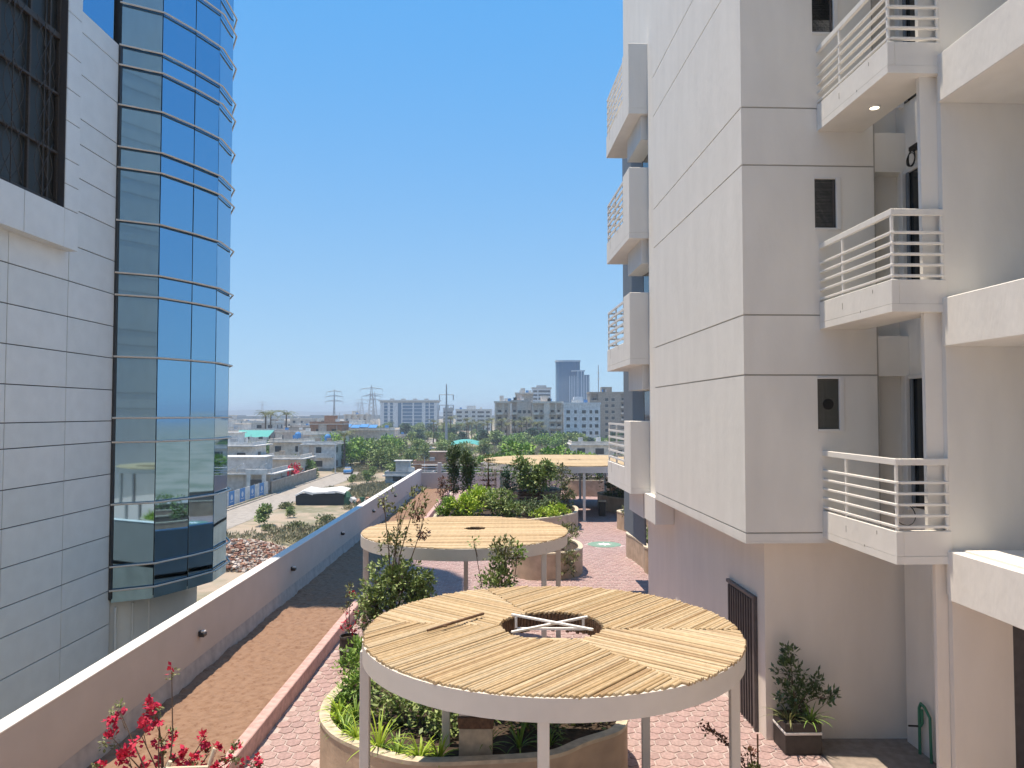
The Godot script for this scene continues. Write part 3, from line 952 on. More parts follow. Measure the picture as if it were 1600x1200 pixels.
# ------------------------------------------------------------------ pergolas
func pergola(called: String, label: String, at: Vector3, R: float, hole: float, hole_at: Vector2, sectors: Array, step: float, band: float, posts: Array, post_w: float, seed_: int) -> Node3D:
	var r := rng_of(seed_)
	var t := thing(called, label, "pergola", at, "round bamboo pergolas on the terrace")
	# steel ring
	var b := MB.new()
	b.lathe(Vector3.ZERO, [Vector2(R - 0.05, -band - 0.03), Vector2(R, -band - 0.03), Vector2(R, -0.03), Vector2(R - 0.05, -0.03), Vector2(R - 0.05, -band - 0.03)], 72)
	part(t, "ring_beam", b.mesh(), M.steel_white)
	# joists under the canes
	for k in 6:
		var a := PI * k / 6.0
		var dir := Vector3(cos(a), 0, sin(a))
		for sg in [-1, 1]:
			b = MB.new()
			var p0: Vector3 = dir * sg * (hole + 0.15)
			var p1: Vector3 = dir * sg * (R - 0.05)
			b.cbox((p0 + p1) / 2 + Vector3(0, -0.14, 0), Vector3((p1 - p0).length(), 0.09, 0.05), 0.005, Basis(Vector3.UP, -a))
			part(t, "joist", b.mesh(), M.steel_white)
	# brown disc added under the canes to block light and give solid shade
	b = MB.new()
	var o := Vector3(hole_at.x, 0, -hole_at.y)
	var n := 72
	for k in n:
		var a0 := TAU * k / n
		var a1 := TAU * (k + 1) / n
		var q: Array = []
		for a in [a0, a1]:
			q.append([Vector3(cos(a), 0, sin(a)) * (R - 0.055), o + Vector3(cos(a), 0, sin(a)) * hole])
		for y in [-0.042, -0.09]:
			var up := Vector3(0, 1 if y > -0.06 else -1, 0)
			var dy := Vector3(0, y, 0)
			b.stri(q[0][0] + dy, q[1][0] + dy, q[1][1] + dy, up, up, up)
			b.stri(q[0][0] + dy, q[1][1] + dy, q[0][1] + dy, up, up, up)
		b.quad(q[0][1] + Vector3(0, -0.09, 0), q[1][1] + Vector3(0, -0.09, 0), q[1][1] + Vector3(0, -0.042, 0), q[0][1] + Vector3(0, -0.042, 0))
	part(t, "shade_disc", b.mesh(), M.shade_disc)
	# canes: one shared unit cane, laid parallel inside each sector
	var unit := MB.new()
	unit.tube([Vector3(-0.5, 0, 0), Vector3(0.5, 0, 0)], [1.0], 7)
	var um := unit.mesh()
	var count := 0
	var extra := MB.new()
	for s in sectors:
		var a0: float = deg_to_rad(s[0])
		var a1: float = deg_to_rad(s[1])
		var phi: float = deg_to_rad(s[2])
		var dir := Vector2(cos(phi), sin(phi))
		var per := Vector2(-dir.y, dir.x)
		var off := -R
		while off < R:
			var start := 1e9
			var u := -R - 0.05
			while u <= R + 0.06:
				var p: Vector2 = per * off + dir * u
				var inside := p.length() < R - 0.012 and p.distance_to(hole_at) > hole
				if inside and a1 - a0 < TAU - 0.01:
					var an := fposmod(p.angle() - a0, TAU)
					inside = an < a1 - a0
				if inside and start > 1e8: start = u
				if (not inside or u > R + 0.03) and start < 1e8:
					var ln := u - start
					if ln > 0.07:
						var mid: Vector2 = per * off + dir * (start + u) * 0.5
						var rad := step * r.randf_range(0.36, 0.52)
						var tilt := r.randf_range(-0.006, 0.006)
						var bas := Basis(Vector3.UP, phi + tilt) * Basis.from_scale(Vector3(ln + r.randf_range(-0.01, 0.03), rad, rad))
						var pos := Vector3(mid.x, -0.042 + rad + r.randf_range(-0.003, 0.007), -mid.y)
						if count < 296:
							var c := part(t, "cane", um, M["cane%d" % [0, 0, 1, 2, 2, 4, 3, 1][r.randi() % 8]], pos)
							c.basis = bas
						else:
							for i in unit.v.size():
								extra.v.append(pos + bas * unit.v[i]); extra.n.append((bas.inverse().transposed() * unit.n[i]).normalized()); extra.c.append(Color(1, 1, 1))
						count += 1
					start = 1e9
				u += 0.02
			off += step
	if extra.v.size() > 0:
		var e := part(t, "cane_layer", extra.mesh(), M.cane0)
		e.set_meta("kind", "stuff")
	print(called, " canes ", count)
	# cut cane ends lining the hole
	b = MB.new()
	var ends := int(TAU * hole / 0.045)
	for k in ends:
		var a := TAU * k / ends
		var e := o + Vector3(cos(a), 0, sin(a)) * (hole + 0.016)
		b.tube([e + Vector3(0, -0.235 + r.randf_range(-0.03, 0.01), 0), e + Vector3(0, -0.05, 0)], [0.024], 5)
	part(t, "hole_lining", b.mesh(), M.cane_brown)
	# posts
	for q in posts:
		b = MB.new()
		var h: float = at.y - FLOOR - band * 0.5
		b.cbox(Vector3(q.x, -band * 0.5 - 0.03 - h / 2, -q.y), Vector3(post_w, h, post_w), 0.006)
		var p := part(t, "post", b.mesh(), M.steel_white)
		b = MB.new()
		b.cbox(Vector3(q.x, FLOOR - at.y + 0.01, -q.y), Vector3(post_w * 2, 0.02, post_w * 2), 0.004)
		part(p, "base_plate", b.mesh(), M.steel_white)
	return t

func build_pergolas() -> void:
	var c1 := Vector3(0.46, -2.5, -9.07)
	var t := pergola("bamboo_pergola", "nearest round pergola with bamboo cane roof and a cross in its central hole", c1, 2.17, 0.61, Vector2(0.0, 0.12),
		[[-58, -2, -40], [-2, 113, 50], [113, 172, -40], [172, 302, 50]], 0.0425, 0.215,
		[Vector2(-0.18, -2.1), Vector2(-2.09, -0.42), Vector2(2.07, -0.20), Vector2(1.36, 1.55), Vector2(-1.36, 1.58)], 0.105, 61)
	# steel cross and frame in the hole
	var b := MB.new()
	for a in [0.62, -0.62]:
		b = MB.new()
		b.cbox(Vector3(0, 0.0 if a > 0 else 0.028, -0.12), Vector3(1.14, 0.026, 0.035), 0.004, Basis(Vector3.UP, a))
		part(t, "cross_bar", b.mesh(), M.bright_white)
	for sx in [-0.41, 0.41]:
		b = MB.new()
		b.cbox(Vector3(sx, -0.07, -0.41), Vector3(0.03, 0.15, 0.03), 0.003)
		part(t, "hanger", b.mesh(), M.bright_white)
	b = MB.new()
	b.cbox(Vector3(0, -0.135, -0.41), Vector3(0.85, 0.03, 0.03), 0.003)
	part(t, "tie_bar", b.mesh(), M.bright_white)
	for z in [-0.02, 0.08, 0.19, 0.31]:
		b = MB.new()
		b.tube([Vector3(-0.5, -0.16, z), Vector3(0.5, -0.16, z + 0.05)], [0.035], 8)
		part(t, "support_cane", b.mesh(), M.cane2)
	# loose cane lying on the roof
	var lc := thing("loose_cane", "dark loose bamboo cane lying across the nearest canopy roof", "bamboo cane", Vector3(-0.65, -2.47, -9.16))
	b = MB.new()
	b.tube([Vector3(-0.31, 0.005, 0.36), Vector3(-0.16, 0.008, 0.19), Vector3(0.3, 0.012, -0.35)], [0.014, 0.017, 0.017], 7)
	part(lc, "stalk", b.mesh(), M.cane_brown)
	b = MB.new()
	b.tube([Vector3(-0.16, 0.008, 0.19), Vector3(-0.10, 0.0, 0.18)], [0.012, 0.008], 6)
	part(lc, "side_shoot", b.mesh(), M.cane_brown)
	pergola("bamboo_pergola", "middle round pergola with straw coloured cane roof seen past two shrubs", Vector3(-1.0, -2.48, -16.4), 2.17, 0.24, Vector2(0.2, 0.25),
		[[0, 360, 4]], 0.046, 0.22,
		[Vector2(1.62, -1.35), Vector2(2.0, 0.35), Vector2(-2.06, -0.2), Vector2(-0.1, 2.1), Vector2(-1.1, -1.8)], 0.1, 62)
	pergola("bamboo_pergola", "farthest and widest pergola with pale cane roof by the apartment wall", Vector3(3.35, -2.55, -41.7), 4.9, 0.4, Vector2(0.0, 0.0),
		[[0, 360, 3]], 0.075, 0.3,
		[Vector2(0.1, -4.8), Vector2(0.75, 4.7), Vector2(3.7, -2.9), Vector2(2.2, 4.2), Vector2(-4.3, 2.0), Vector2(-3.9, -2.7)], 0.13, 63)

# ------------------------------------------------------------------ plants
const GREEN := [Color(0.10, 0.16, 0.045), Color(0.19, 0.27, 0.08), Color(0.31, 0.38, 0.15)]
const DRY := [Color(0.20, 0.18, 0.11), Color(0.26, 0.24, 0.14), Color(0.17, 0.18, 0.09)]
const DARK := [Color(0.045, 0.085, 0.03), Color(0.08, 0.13, 0.045), Color(0.13, 0.185, 0.065)]
const LIME := [Color(0.20, 0.32, 0.025), Color(0.31, 0.46, 0.04), Color(0.42, 0.52, 0.07)]
const FRESH := [Color(0.10, 0.20, 0.03), Color(0.16, 0.29, 0.05), Color(0.25, 0.37, 0.075)]
const COPPER := [Color(0.10, 0.035, 0.025), Color(0.17, 0.06, 0.04), Color(0.08, 0.07, 0.025)]
const BLUEGREEN := [Color(0.03, 0.075, 0.05), Color(0.05, 0.11, 0.075), Color(0.08, 0.15, 0.09)]
const OLIVE := [Color(0.09, 0.11, 0.04), Color(0.15, 0.175, 0.065), Color(0.23, 0.24, 0.11)]
const BRACT := [Color(0.50, 0.018, 0.075), Color(0.60, 0.03, 0.085), Color(0.42, 0.014, 0.08)]

func rdir(r: RandomNumberGenerator) -> Vector3:
	var a := r.randf() * TAU
	var y := r.randf_range(-1, 1)
	var s := sqrt(1 - y * y)
	return Vector3(cos(a) * s, y, sin(a) * s)
func pick(pal: Array, r: RandomNumberGenerator) -> Color:
	var k := r.randf() * (pal.size() - 1.001)
	var c: Color = pal[int(k)].lerp(pal[int(k) + 1], k - int(k))
	return c * r.randf_range(0.85, 1.15)
func put_leaf(b: MB, p: Vector3, outward: Vector3, ln: float, wd: float, pal: Array, r: RandomNumberGenerator) -> void:
	var dir := (outward * 0.8 + rdir(r) * 0.9 + Vector3(0, 0.1, 0)).normalized()
	var side := dir.cross(Vector3.UP + rdir(r) * 0.6)
	if side.length() < 0.05: side = Vector3.RIGHT
	side = side.normalized()
	b.col = pick(pal, r)
	b.leaf(p, dir, side, ln * r.randf_range(0.7, 1.25), wd * r.randf_range(0.7, 1.2))
# clumps: [Vector3 centre, Vector3 radii, leaf count]
func plant(called: String, label: String, category: String, base: Vector3, clumps: Array, ln: float, wd: float, pal: Array, seed_: int, stem_r := 0.02, opt := {}) -> Node3D:
	var r := rng_of(seed_)
	var t := thing(called, label, category, base, opt.get("group", ""))
	var st := MB.new()
	var lf := MB.new()
	var fl := MB.new()
	var fork: Vector3 = opt.get("fork", Vector3(0, 0.1, 0))
	if fork.length() > 0.12: st.tube([Vector3(0, -0.15, 0), fork * 0.5 + Vector3(r.randf_range(-0.02, 0.02), 0, 0.02), fork], [stem_r * 1.25, stem_r * 1.05, stem_r], 7)
	for q in clumps:
		var c: Vector3 = q[0]
		var rad: Vector3 = q[1]
		var mid := fork.lerp(c, 0.5) + Vector3(r.randf_range(-0.1, 0.1), 0.12, r.randf_range(-0.1, 0.1)) * c.distance_to(fork) * 0.6
		st.tube([fork, fork.lerp(mid, 0.55), mid, c], [stem_r * 0.8, stem_r * 0.65, stem_r * 0.5, stem_r * 0.3], 6)
		# twigs carry small sprays so that the crown has gaps
		var cnt: int = q[2]
		var sprays: int = maxi(3, int(cnt / float(opt.get("spray", 14))))
		for s in sprays:
			var d := rdir(r)
			var k := pow(r.randf(), 0.45)
			var tip := c + Vector3(d.x * rad.x, d.y * rad.y, d.z * rad.z) * k
			if r.randf() < opt.get("twigs", 0.6):
				st.tube([c.lerp(fork, 0.15) + rdir(r) * rad * 0.15, c.lerp(tip, 0.55) + Vector3(0, -0.02, 0), tip], [stem_r * 0.25, stem_r * 0.18, stem_r * 0.1], 4, false)
			var sr: float = opt.get("spray_r", ln * 1.6)
			var petal: bool = r.randf() < opt.get("flower", 0.0)
			for i in int(cnt / sprays) + 1:
				var p := tip + rdir(r) * sr * r.randf()
				if petal: put_leaf(fl, p, (p - c).normalized(), opt.get("bract", 0.03), opt.get("bract", 0.03) * 0.9, BRACT, r)
				else: put_leaf(lf, p, (p - c).normalized(), ln, wd, q[3] if q.size() > 3 else pal, r)
	part(t, "stems", st.mesh(), opt.get("bark", M.bark))
	if lf.v.size() > 0: part(t, "foliage", lf.mesh(), opt.get("leaf", M.leaf))
	if fl.v.size() > 0: part(t, "flowers", fl.mesh(), M.petal)
	return t
# arching strap leaves from one crown
func strap_plant(called: String, label: String, base: Vector3, n: int, ln: float, wd: float, pal: Array, seed_: int, group := "") -> Node3D:
	var r := rng_of(seed_)
	var t := thing(called, label, "plant", base, group)
	var b := MB.new()
	for i in n:
		var a := r.randf() * TAU
		var out := Vector3(cos(a), 0, sin(a))
		var lean := r.randf_range(0.15, 0.85)
		var l := ln * r.randf_range(0.6, 1.15)
		b.col = pick(pal, r)
		var p := Vector3(out.x, 0, out.z) * 0.02
		var vel := (out * lean + Vector3.UP * (1.1 - lean * 0.5)).normalized()
		var side := out.cross(Vector3.UP)
		var w := wd
		for k in 5:
			var q := p + vel * l / 5.0
			var w2: float = wd * [1.0, 1.0, 0.85, 0.55, 0.05][k]
			b.quad(p - side * w, p + side * w, q + side * w2, q - side * w2)
			p = q; w = w2
			vel = (vel + Vector3(0, -0.34 * lean - 0.08, 0) + out * 0.08).normalized()
	part(t, "blades", b.mesh(), M.leaf)
	var c := MB.new()
	c.lathe(Vector3(0, -0.1, 0), [Vector2(0.03, 0), Vector2(0.035, 0.1), Vector2(0.01, 0.16)], 8)
	part(t, "crown", c.mesh(), M.bark)
	return t

func build_plants() -> void:
	var S := RIM - 0.11
	# ---- bed under the nearest canopy
	var edge := [Vector2(-2.62, -12.1), Vector2(-2.6, -11.7), Vector2(-2.5, -11.35), Vector2(-2.35, -11.0), Vector2(-2.12, -10.75), Vector2(-1.78, -10.46), Vector2(-1.5, -10.28), Vector2(-1.2, -10.2), Vector2(-0.95, -10.2), Vector2(-2.3, -11.5)]
	var el := ["leftmost", "second", "third", "fourth", "fifth", "sixth", "seventh", "eighth", "ninth and last", "innermost"]
	for i in edge.size():
		strap_plant("spider_plant", "%s lime green strap-leaved tuft along the near bed's sunny rim" % el[i], Vector3(edge[i].x, S, edge[i].y), 46, 0.36 if i != 5 else 0.55, 0.011, LIME if i % 3 else FRESH, 300 + i, "strap-leaved tufts on the near bed")
	plant("leafy_shrub", "bright green leafy shrub at the sunny left corner of the near bed", "shrub", Vector3(-2.5, S, -12.7), [[Vector3(0, 0.42, 0), Vector3(0.3, 0.4, 0.4), 700], [Vector3(0.05, 0.3, 0.6), Vector3(0.28, 0.28, 0.3), 450]], 0.085, 0.045, FRESH, 321, 0.015)
	for q in [[-1.75, -11.5, 0.75, 1], [-1.1, -11.2, 0.6, 2], [-0.5, -11.8, 0.8, 3], [0.3, -11.3, 0.65, 4], [0.95, -11.7, 0.7, 5]]:
		plant("shade_shrub", "%s dark green shrub in the shade below the nearest canopy" % ["", "leftmost", "second", "middle", "fourth", "rightmost"][q[3]], "shrub", Vector3(q[0], S, q[1]), [[Vector3(0, q[2] * 0.55, 0), Vector3(0.42, q[2] * 0.5, 0.4), 520], [Vector3(0.2, q[2] * 0.3, 0.3), Vector3(0.3, 0.25, 0.25), 200]], 0.1, 0.05, GREEN, 330 + q[3], 0.016, {"group": "shrubs shaded by the nearest canopy"})
	for q in [[-0.35, -10.5], [0.1, -10.55], [0.5, -10.6]]:
		strap_plant("shade_tuft", ["left", "middle", "right"][int((q[0] + 0.4) * 2.4)] + " dark strap-leaved tuft in the near bed's shaded front", Vector3(q[0], S, q[1]), 26, 0.42, 0.012, FRESH, 350 + int(q[0] * 10), "shaded strap tufts")
	# tall shrubs behind the nearest canopy
	plant("tall_shrub", "tall open green shrub with long upper shoots left of the middle canopy", "shrub", Vector3(-2.1, S, -13.5), [
		[Vector3(0.12, 1.60, 0.0), Vector3(0.62, 0.42, 0.45), 2000], [Vector3(-0.28, 1.30, 0.1), Vector3(0.34, 0.40, 0.35), 1100], [Vector3(0.45, 1.42, 0.0), Vector3(0.34, 0.34, 0.35), 900], [Vector3(-0.15, 0.9, 0.1), Vector3(0.36, 0.28, 0.3), 700, OLIVE],
		[Vector3(0.05, 2.25, 0), Vector3(0.4, 0.28, 0.3), 230, OLIVE], [Vector3(0.15, 2.75, 0), Vector3(0.3, 0.35, 0.25), 170, OLIVE], [Vector3(0.42, 3.0, 0.0), Vector3(0.22, 0.28, 0.2), 120, OLIVE], [Vector3(0.55, 2.6, 0.0), Vector3(0.14, 0.32, 0.15), 130, COPPER], [Vector3(-0.15, 3.05, 0), Vector3(0.2, 0.22, 0.2), 60, OLIVE]],
		0.075, 0.04, GREEN, 401, 0.02, {"fork": Vector3(0.02, 0.7, 0), "spray_r": 0.1, "spray": 11})
	plant("tall_shrub", "green shrub with thin bare shoots right of the middle canopy's front", "shrub", Vector3(-0.25, S, -13.2), [
		[Vector3(0.0, 1.55, 0), Vector3(0.34, 0.5, 0.3), 1500], [Vector3(-0.05, 1.05, 0), Vector3(0.36, 0.32, 0.3), 900], [Vector3(0.12, 2.1, 0), Vector3(0.28, 0.32, 0.25), 450, OLIVE], [Vector3(0.36, 2.2, 0), Vector3(0.12, 0.2, 0.12), 90, FRESH], [Vector3(-0.4, 2.35, 0), Vector3(0.06, 0.06, 0.06), 18], [Vector3(0.4, 1.1, 0), Vector3(0.25, 0.16, 0.2), 150]],
		0.075, 0.04, GREEN, 402, 0.016, {"fork": Vector3(0, 0.5, 0), "spray_r": 0.1, "spray": 11})
	# plants of the second bed
	plant("drooping_shrub", "dark drooping shrub spilling over the tan bed beside the pink path", "shrub", Vector3(1.65, -4.47, -24.7), [[Vector3(0.05, 0.55, 0), Vector3(0.45, 0.45, 0.4), 520], [Vector3(0.1, -0.2, 0.55), Vector3(0.35, 0.4, 0.12), 260], [Vector3(-0.5, 0.3, 0.2), Vector3(0.4, 0.3, 0.3), 240]], 0.1, 0.055, OLIVE, 403, 0.02, {"spray_r": 0.16})
	plant("low_shrub", "low green shrub at the back of the second tan bed", "shrub", Vector3(0.8, -4.47, -26.0), [[Vector3(0, 0.4, 0), Vector3(0.6, 0.4, 0.5), 420]], 0.1, 0.055, GREEN, 404, 0.02)
	# ---- large middle bed
	var mid := [
		["lime_bush", "largest lime green bush in the middle bed", Vector3(-2.0, S, -32.6), [[Vector3(0, 0.55, 0), Vector3(0.8, 0.55, 0.6), 1530], [Vector3(0.5, 0.9, -0.6), Vector3(0.5, 0.4, 0.4), 680]], LIME, 0.15],
		["lime_bush", "smaller lime bush behind the largest one", Vector3(-1.3, S, -34.0), [[Vector3(0, 0.8, 0), Vector3(0.7, 0.5, 0.6), 1105]], LIME, 0.15],
		["lime_bush", "low lime bush on the right rim of the middle bed", Vector3(1.5, S, -33.3), [[Vector3(0, 0.22, 0), Vector3(0.75, 0.25, 0.5), 714], [Vector3(0.7, 0.3, -0.8), Vector3(0.5, 0.25, 0.5), 442]], LIME, 0.13],
		["green_bush", "deep green bush left of the lime bushes", Vector3(-2.75, S, -33.0), [[Vector3(0, 0.45, 0), Vector3(0.5, 0.42, 0.6), 884]], FRESH, 0.14],
		["green_bush", "broad green bush right of the lime bushes", Vector3(-0.5, S, -33.0), [[Vector3(0, 0.7, 0), Vector3(0.65, 0.65, 0.6), 1360], [Vector3(0.5, 0.4, 0.3), Vector3(0.5, 0.4, 0.4), 595]], GREEN, 0.14],
		["green_bush", "dark ground-hugging bush in the middle bed's right half", Vector3(0.8, S, -34.2), [[Vector3(0, 0.3, 0), Vector3(1.1, 0.36, 0.8), 1360], [Vector3(1.0, 0.4, -0.7), Vector3(0.6, 0.4, 0.6), 646]], DARK, 0.12],
		["columnar_tree", "left dark columnar tree above the middle bed", Vector3(-2.75, S, -36.2), [[Vector3(0, 2.3, 0), Vector3(0.34, 0.75, 0.34), 1054], [Vector3(0.05, 1.3, 0), Vector3(0.28, 0.6, 0.28), 510]], DARK, 0.14],
		["columnar_tree", "right dark columnar tree above the middle bed", Vector3(-2.05, S, -35.8), [[Vector3(0, 2.1, 0), Vector3(0.36, 0.75, 0.34), 1156], [Vector3(0, 1.1, 0), Vector3(0.3, 0.7, 0.3), 612]], DARK, 0.14],
		["columnar_tree", "blue-green columnar conifer beside the tiered tree", Vector3(-0.2, S, -37.0), [[Vector3(0, 1.25, 0), Vector3(0.36, 0.8, 0.36), 1054], [Vector3(0, 0.5, 0), Vector3(0.3, 0.4, 0.3), 374]], BLUEGREEN, 0.12],
		["sparse_tree", "thin brown-leaved young tree at the right end of the middle bed", Vector3(2.35, S, -34.6), [[Vector3(0, 1.3, 0), Vector3(0.35, 0.7, 0.35), 510], [Vector3(0.15, 0.6, 0.1), Vector3(0.35, 0.5, 0.35), 442], [Vector3(-0.1, 2.0, 0), Vector3(0.4, 0.3, 0.3), 187]], OLIVE, 0.12],
		["copper_shrub", "sparse copper-leaved shrub at the left end of the middle bed", Vector3(-3.0, S, -34.6), [[Vector3(0, 0.9, 0), Vector3(0.35, 0.5, 0.3), 340], [Vector3(-0.1, 1.5, 0), Vector3(0.3, 0.3, 0.25), 136]], COPPER, 0.11],
		["low_bush", "low dark bush in the far bed beyond the middle one", Vector3(1.1, S, -44.8), [[Vector3(-0.2, 0.45, 0), Vector3(1.0, 0.45, 0.7), 1020]], DARK, 0.14],
	]
	var sd := 420
	for q in mid:
		plant(q[0], q[1], "tree" if q[0].ends_with("tree") or q[0] == "sapling" else "shrub", q[2], q[3], q[5], q[5] * 0.5, q[4], sd, 0.022, {"spray_r": 0.17, "fork": Vector3(0, 0.5, 0) if q[0].ends_with("tree") or q[0] == "sapling" else Vector3(0, 0.1, 0)})
		sd += 1
	# tiered tree
	var r := rng_of(440)
	var tt := thing("tiered_tree", "small tiered conifer with reddish trunk in the middle bed", "tree", Vector3(-1.15, S, -37.0))
	var b := MB.new()
	b.tube([Vector3(0, -0.1, 0), Vector3(0.02, 1.2, 0), Vector3(0, 2.5, 0)], [0.07, 0.05, 0.015], 7)
	part(tt, "trunk", b.mesh(), M.bark_red)
	b = MB.new()
	for k in 8:
		var y := 0.75 + k * 0.24
		var rad: float = [0.32, 0.42, 0.50, 0.56, 0.55, 0.62, 0.45, 0.25][k]
		for a in 9:
			var an := TAU * a / 9.0 + k * 0.4
			var d := Vector3(cos(an), 0.12, sin(an))
			for i in 14:
				put_leaf(b, Vector3(0, y, 0) + d * rad * (0.15 + 0.85 * i / 14.0), d, 0.13, 0.04, OLIVE if k > 2 else COPPER, r)
	part(tt, "foliage", b.mesh(), M.leaf)
	# ---- far beds
	plant("dense_shrub", "dense dark leafy small tree on bare stems at the back of the middle bed", "tree", Vector3(1.05, S, -36.2), [[Vector3(-0.35, 1.6, 0), Vector3(0.65, 0.65, 0.6), 1000], [Vector3(0.55, 1.55, 0), Vector3(0.65, 0.62, 0.6), 1000], [Vector3(-0.6, 2.1, 0), Vector3(0.4, 0.3, 0.35), 330], [Vector3(0.5, 2.0, 0), Vector3(0.5, 0.3, 0.35), 330], [Vector3(0.05, 1.2, 0.1), Vector3(0.6, 0.4, 0.4), 400]], 0.16, 0.085, GREEN, 450, 0.03, {"spray_r": 0.2, "fork": Vector3(-0.1, 0.7, 0)})
	for i in 4:
		plant("hedge_shrub", "%s hedge shrub in the far curved bed" % ["leftmost", "second", "third", "rightmost"][i], "shrub", Vector3(4.3 + i * 1.15, -4.3, -49.2), [[Vector3(0, 0.75, 0), Vector3(0.75, 0.75, 0.6), 620]], 0.19, 0.1, GREEN if i % 2 else OLIVE, 455 + i, 0.03, {"group": "hedge in the far curved bed", "spray_r": 0.22})
	plant("dark_bush", "dark round bush overhanging the shaded bed under the farthest canopy", "shrub", Vector3(5.5, S, -41.4), [[Vector3(0, 0.5, 0), Vector3(0.8, 0.5, 0.7), 620], [Vector3(0.9, 0.3, 0.6), Vector3(0.7, 0.35, 0.6), 380]], 0.16, 0.08, DARK, 460, 0.03)
	plant("trailing_plant", "small green plant on the pale bed by the blue panels", "plant", Vector3(5.15, S, -34.2), [[Vector3(0, 0.15, 0), Vector3(0.3, 0.2, 0.4), 200]], 0.12, 0.05, OLIVE, 461, 0.015)
	plant("trailing_plant", "green shrub on the bed at the end of the apartment wall", "plant", Vector3(4.75, -4.47, -26.6), [[Vector3(0, 0.3, 0), Vector3(0.4, 0.35, 0.7), 420]], 0.12, 0.06, GREEN, 462, 0.02)
	# ---- potted plants
	pot_square("square_planter", "black square planter with a white stripe beside the grilled steel door", Vector3(4.43, FLOOR, -12.13), 0.56, 0.5)
	plant("potted_shrub", "glossy dark shrub with whorled leaves growing in the black square planter", "shrub", Vector3(4.40, FLOOR + 0.44, -12.13), [
		[Vector3(-0.08, 0.72, 0), Vector3(0.22, 0.26, 0.18), 240], [Vector3(-0.02, 0.42, 0.02), Vector3(0.26, 0.2, 0.2), 230], [Vector3(0.30, 0.62, 0.03), Vector3(0.10, 0.12, 0.1), 60, DARK], [Vector3(0.42, 0.38, 0.06), Vector3(0.2, 0.08, 0.12), 120], [Vector3(0.08, 0.2, 0.05), Vector3(0.18, 0.12, 0.15), 90, DARK], [Vector3(-0.06, 0.98, 0), Vector3(0.13, 0.12, 0.12), 80, DARK]],
		0.095, 0.042, DARK, 470, 0.013, {"leaf": M.leaf_gloss, "spray_r": 0.085, "spray": 8, "fork": Vector3(0.02, 0.14, 0)})
	strap_plant("potted_grass", "arching grassy leaves on the left of the black square planter", Vector3(4.26, FLOOR + 0.43, -11.98), 40, 0.46, 0.009, OLIVE, 471)
	strap_plant("potted_grass", "arching grassy leaves on the right of the black square planter", Vector3(4.58, FLOOR + 0.43, -11.98), 40, 0.44, 0.009, FRESH, 472)
	pot_round("round_pot", "dark barrel pot with a white stripe beside the kerb", Vector3(-3.36, FLOOR, -16.0), 0.19, 0.62)
	plant("bougainvillea", "red flowering bougainvillea in the dark barrel pot by the kerb", "shrub", Vector3(-3.36, FLOOR + 0.56, -16.0), [[Vector3(0.05, 0.3, 0), Vector3(0.24, 0.24, 0.2), 230], [Vector3(-0.05, 0.75, 0), Vector3(0.16, 0.22, 0.15), 110], [Vector3(0.05, 0.98, 0), Vector3(0.2, 0.12, 0.15), 110], [Vector3(0.25, 0.55, 0), Vector3(0.14, 0.2, 0.14), 80]], 0.05, 0.03, OLIVE, 473, 0.012, {"flower": 0.42, "spray_r": 0.075, "bract": 0.05})
	# ---- bougainvillea in the foreground, with its bamboo frame
	pot_round("round_pot", "dark barrel pot of the foreground bougainvillea below the picture's edge", Vector3(-3.62, FLOOR, -8.05), 0.24, 0.6)
	plant("bougainvillea", "foreground bougainvillea with crimson flower clusters in front of the sand", "shrub", Vector3(-3.62, FLOOR + 0.55, -8.05), [
		[Vector3(-0.06, 1.62, 0), Vector3(0.10, 0.10, 0.1), 70], [Vector3(0.0, 1.30, 0), Vector3(0.12, 0.12, 0.12), 90], [Vector3(0.06, 1.05, 0), Vector3(0.16, 0.14, 0.14), 110], [Vector3(-0.42, 1.55, 0), Vector3(0.16, 0.10, 0.12), 80], [Vector3(-0.50, 1.30, 0), Vector3(0.12, 0.10, 0.1), 70], [Vector3(-0.36, 1.10, 0), Vector3(0.16, 0.10, 0.12), 80], [Vector3(-0.20, 1.32, 0), Vector3(0.14, 0.14, 0.12), 70],
		[Vector3(0.46, 1.32, 0.0), Vector3(0.07, 0.05, 0.06), 26], [Vector3(0.10, 1.98, 0), Vector3(0.03, 0.07, 0.03), 22], [Vector3(-0.12, 0.82, 0), Vector3(0.2, 0.14, 0.16), 110], [Vector3(0.16, 0.75, 0), Vector3(0.2, 0.16, 0.16), 120], [Vector3(-0.60, 0.95, 0), Vector3(0.14, 0.08, 0.1), 60], [Vector3(0.5, 1.14, 0), Vector3(0.16, 0.10, 0.1), 70], [Vector3(0.80, 1.12, 0), Vector3(0.16, 0.12, 0.12), 90], [Vector3(0.1, 0.4, 0), Vector3(0.3, 0.2, 0.25), 160], [Vector3(0.95, 1.06, 0), Vector3(0.12, 0.1, 0.1), 80], [Vector3(0.66, 1.0, 0.05), Vector3(0.2, 0.12, 0.12), 120], [Vector3(0.35, 0.98, 0), Vector3(0.2, 0.14, 0.14), 120], [Vector3(0.3, 1.1, 0), Vector3(0.12, 0.12, 0.1), 60], [Vector3(-0.3, 0.9, 0), Vector3(0.16, 0.12, 0.12), 90], [Vector3(-0.02, 1.5, 0), Vector3(0.1, 0.14, 0.1), 60]],
		0.042, 0.028, OLIVE, 480, 0.014, {"flower": 0.6, "spray_r": 0.062, "spray": 17, "bract": 0.055, "fork": Vector3(0.05, 0.5, 0), "twigs": 0.5, "bark": M.bark})
	var tf := thing("bamboo_trellis", "pale bamboo pole frame supporting the foreground bougainvillea", "trellis", Vector3(-3.5, FLOOR, -7.95))
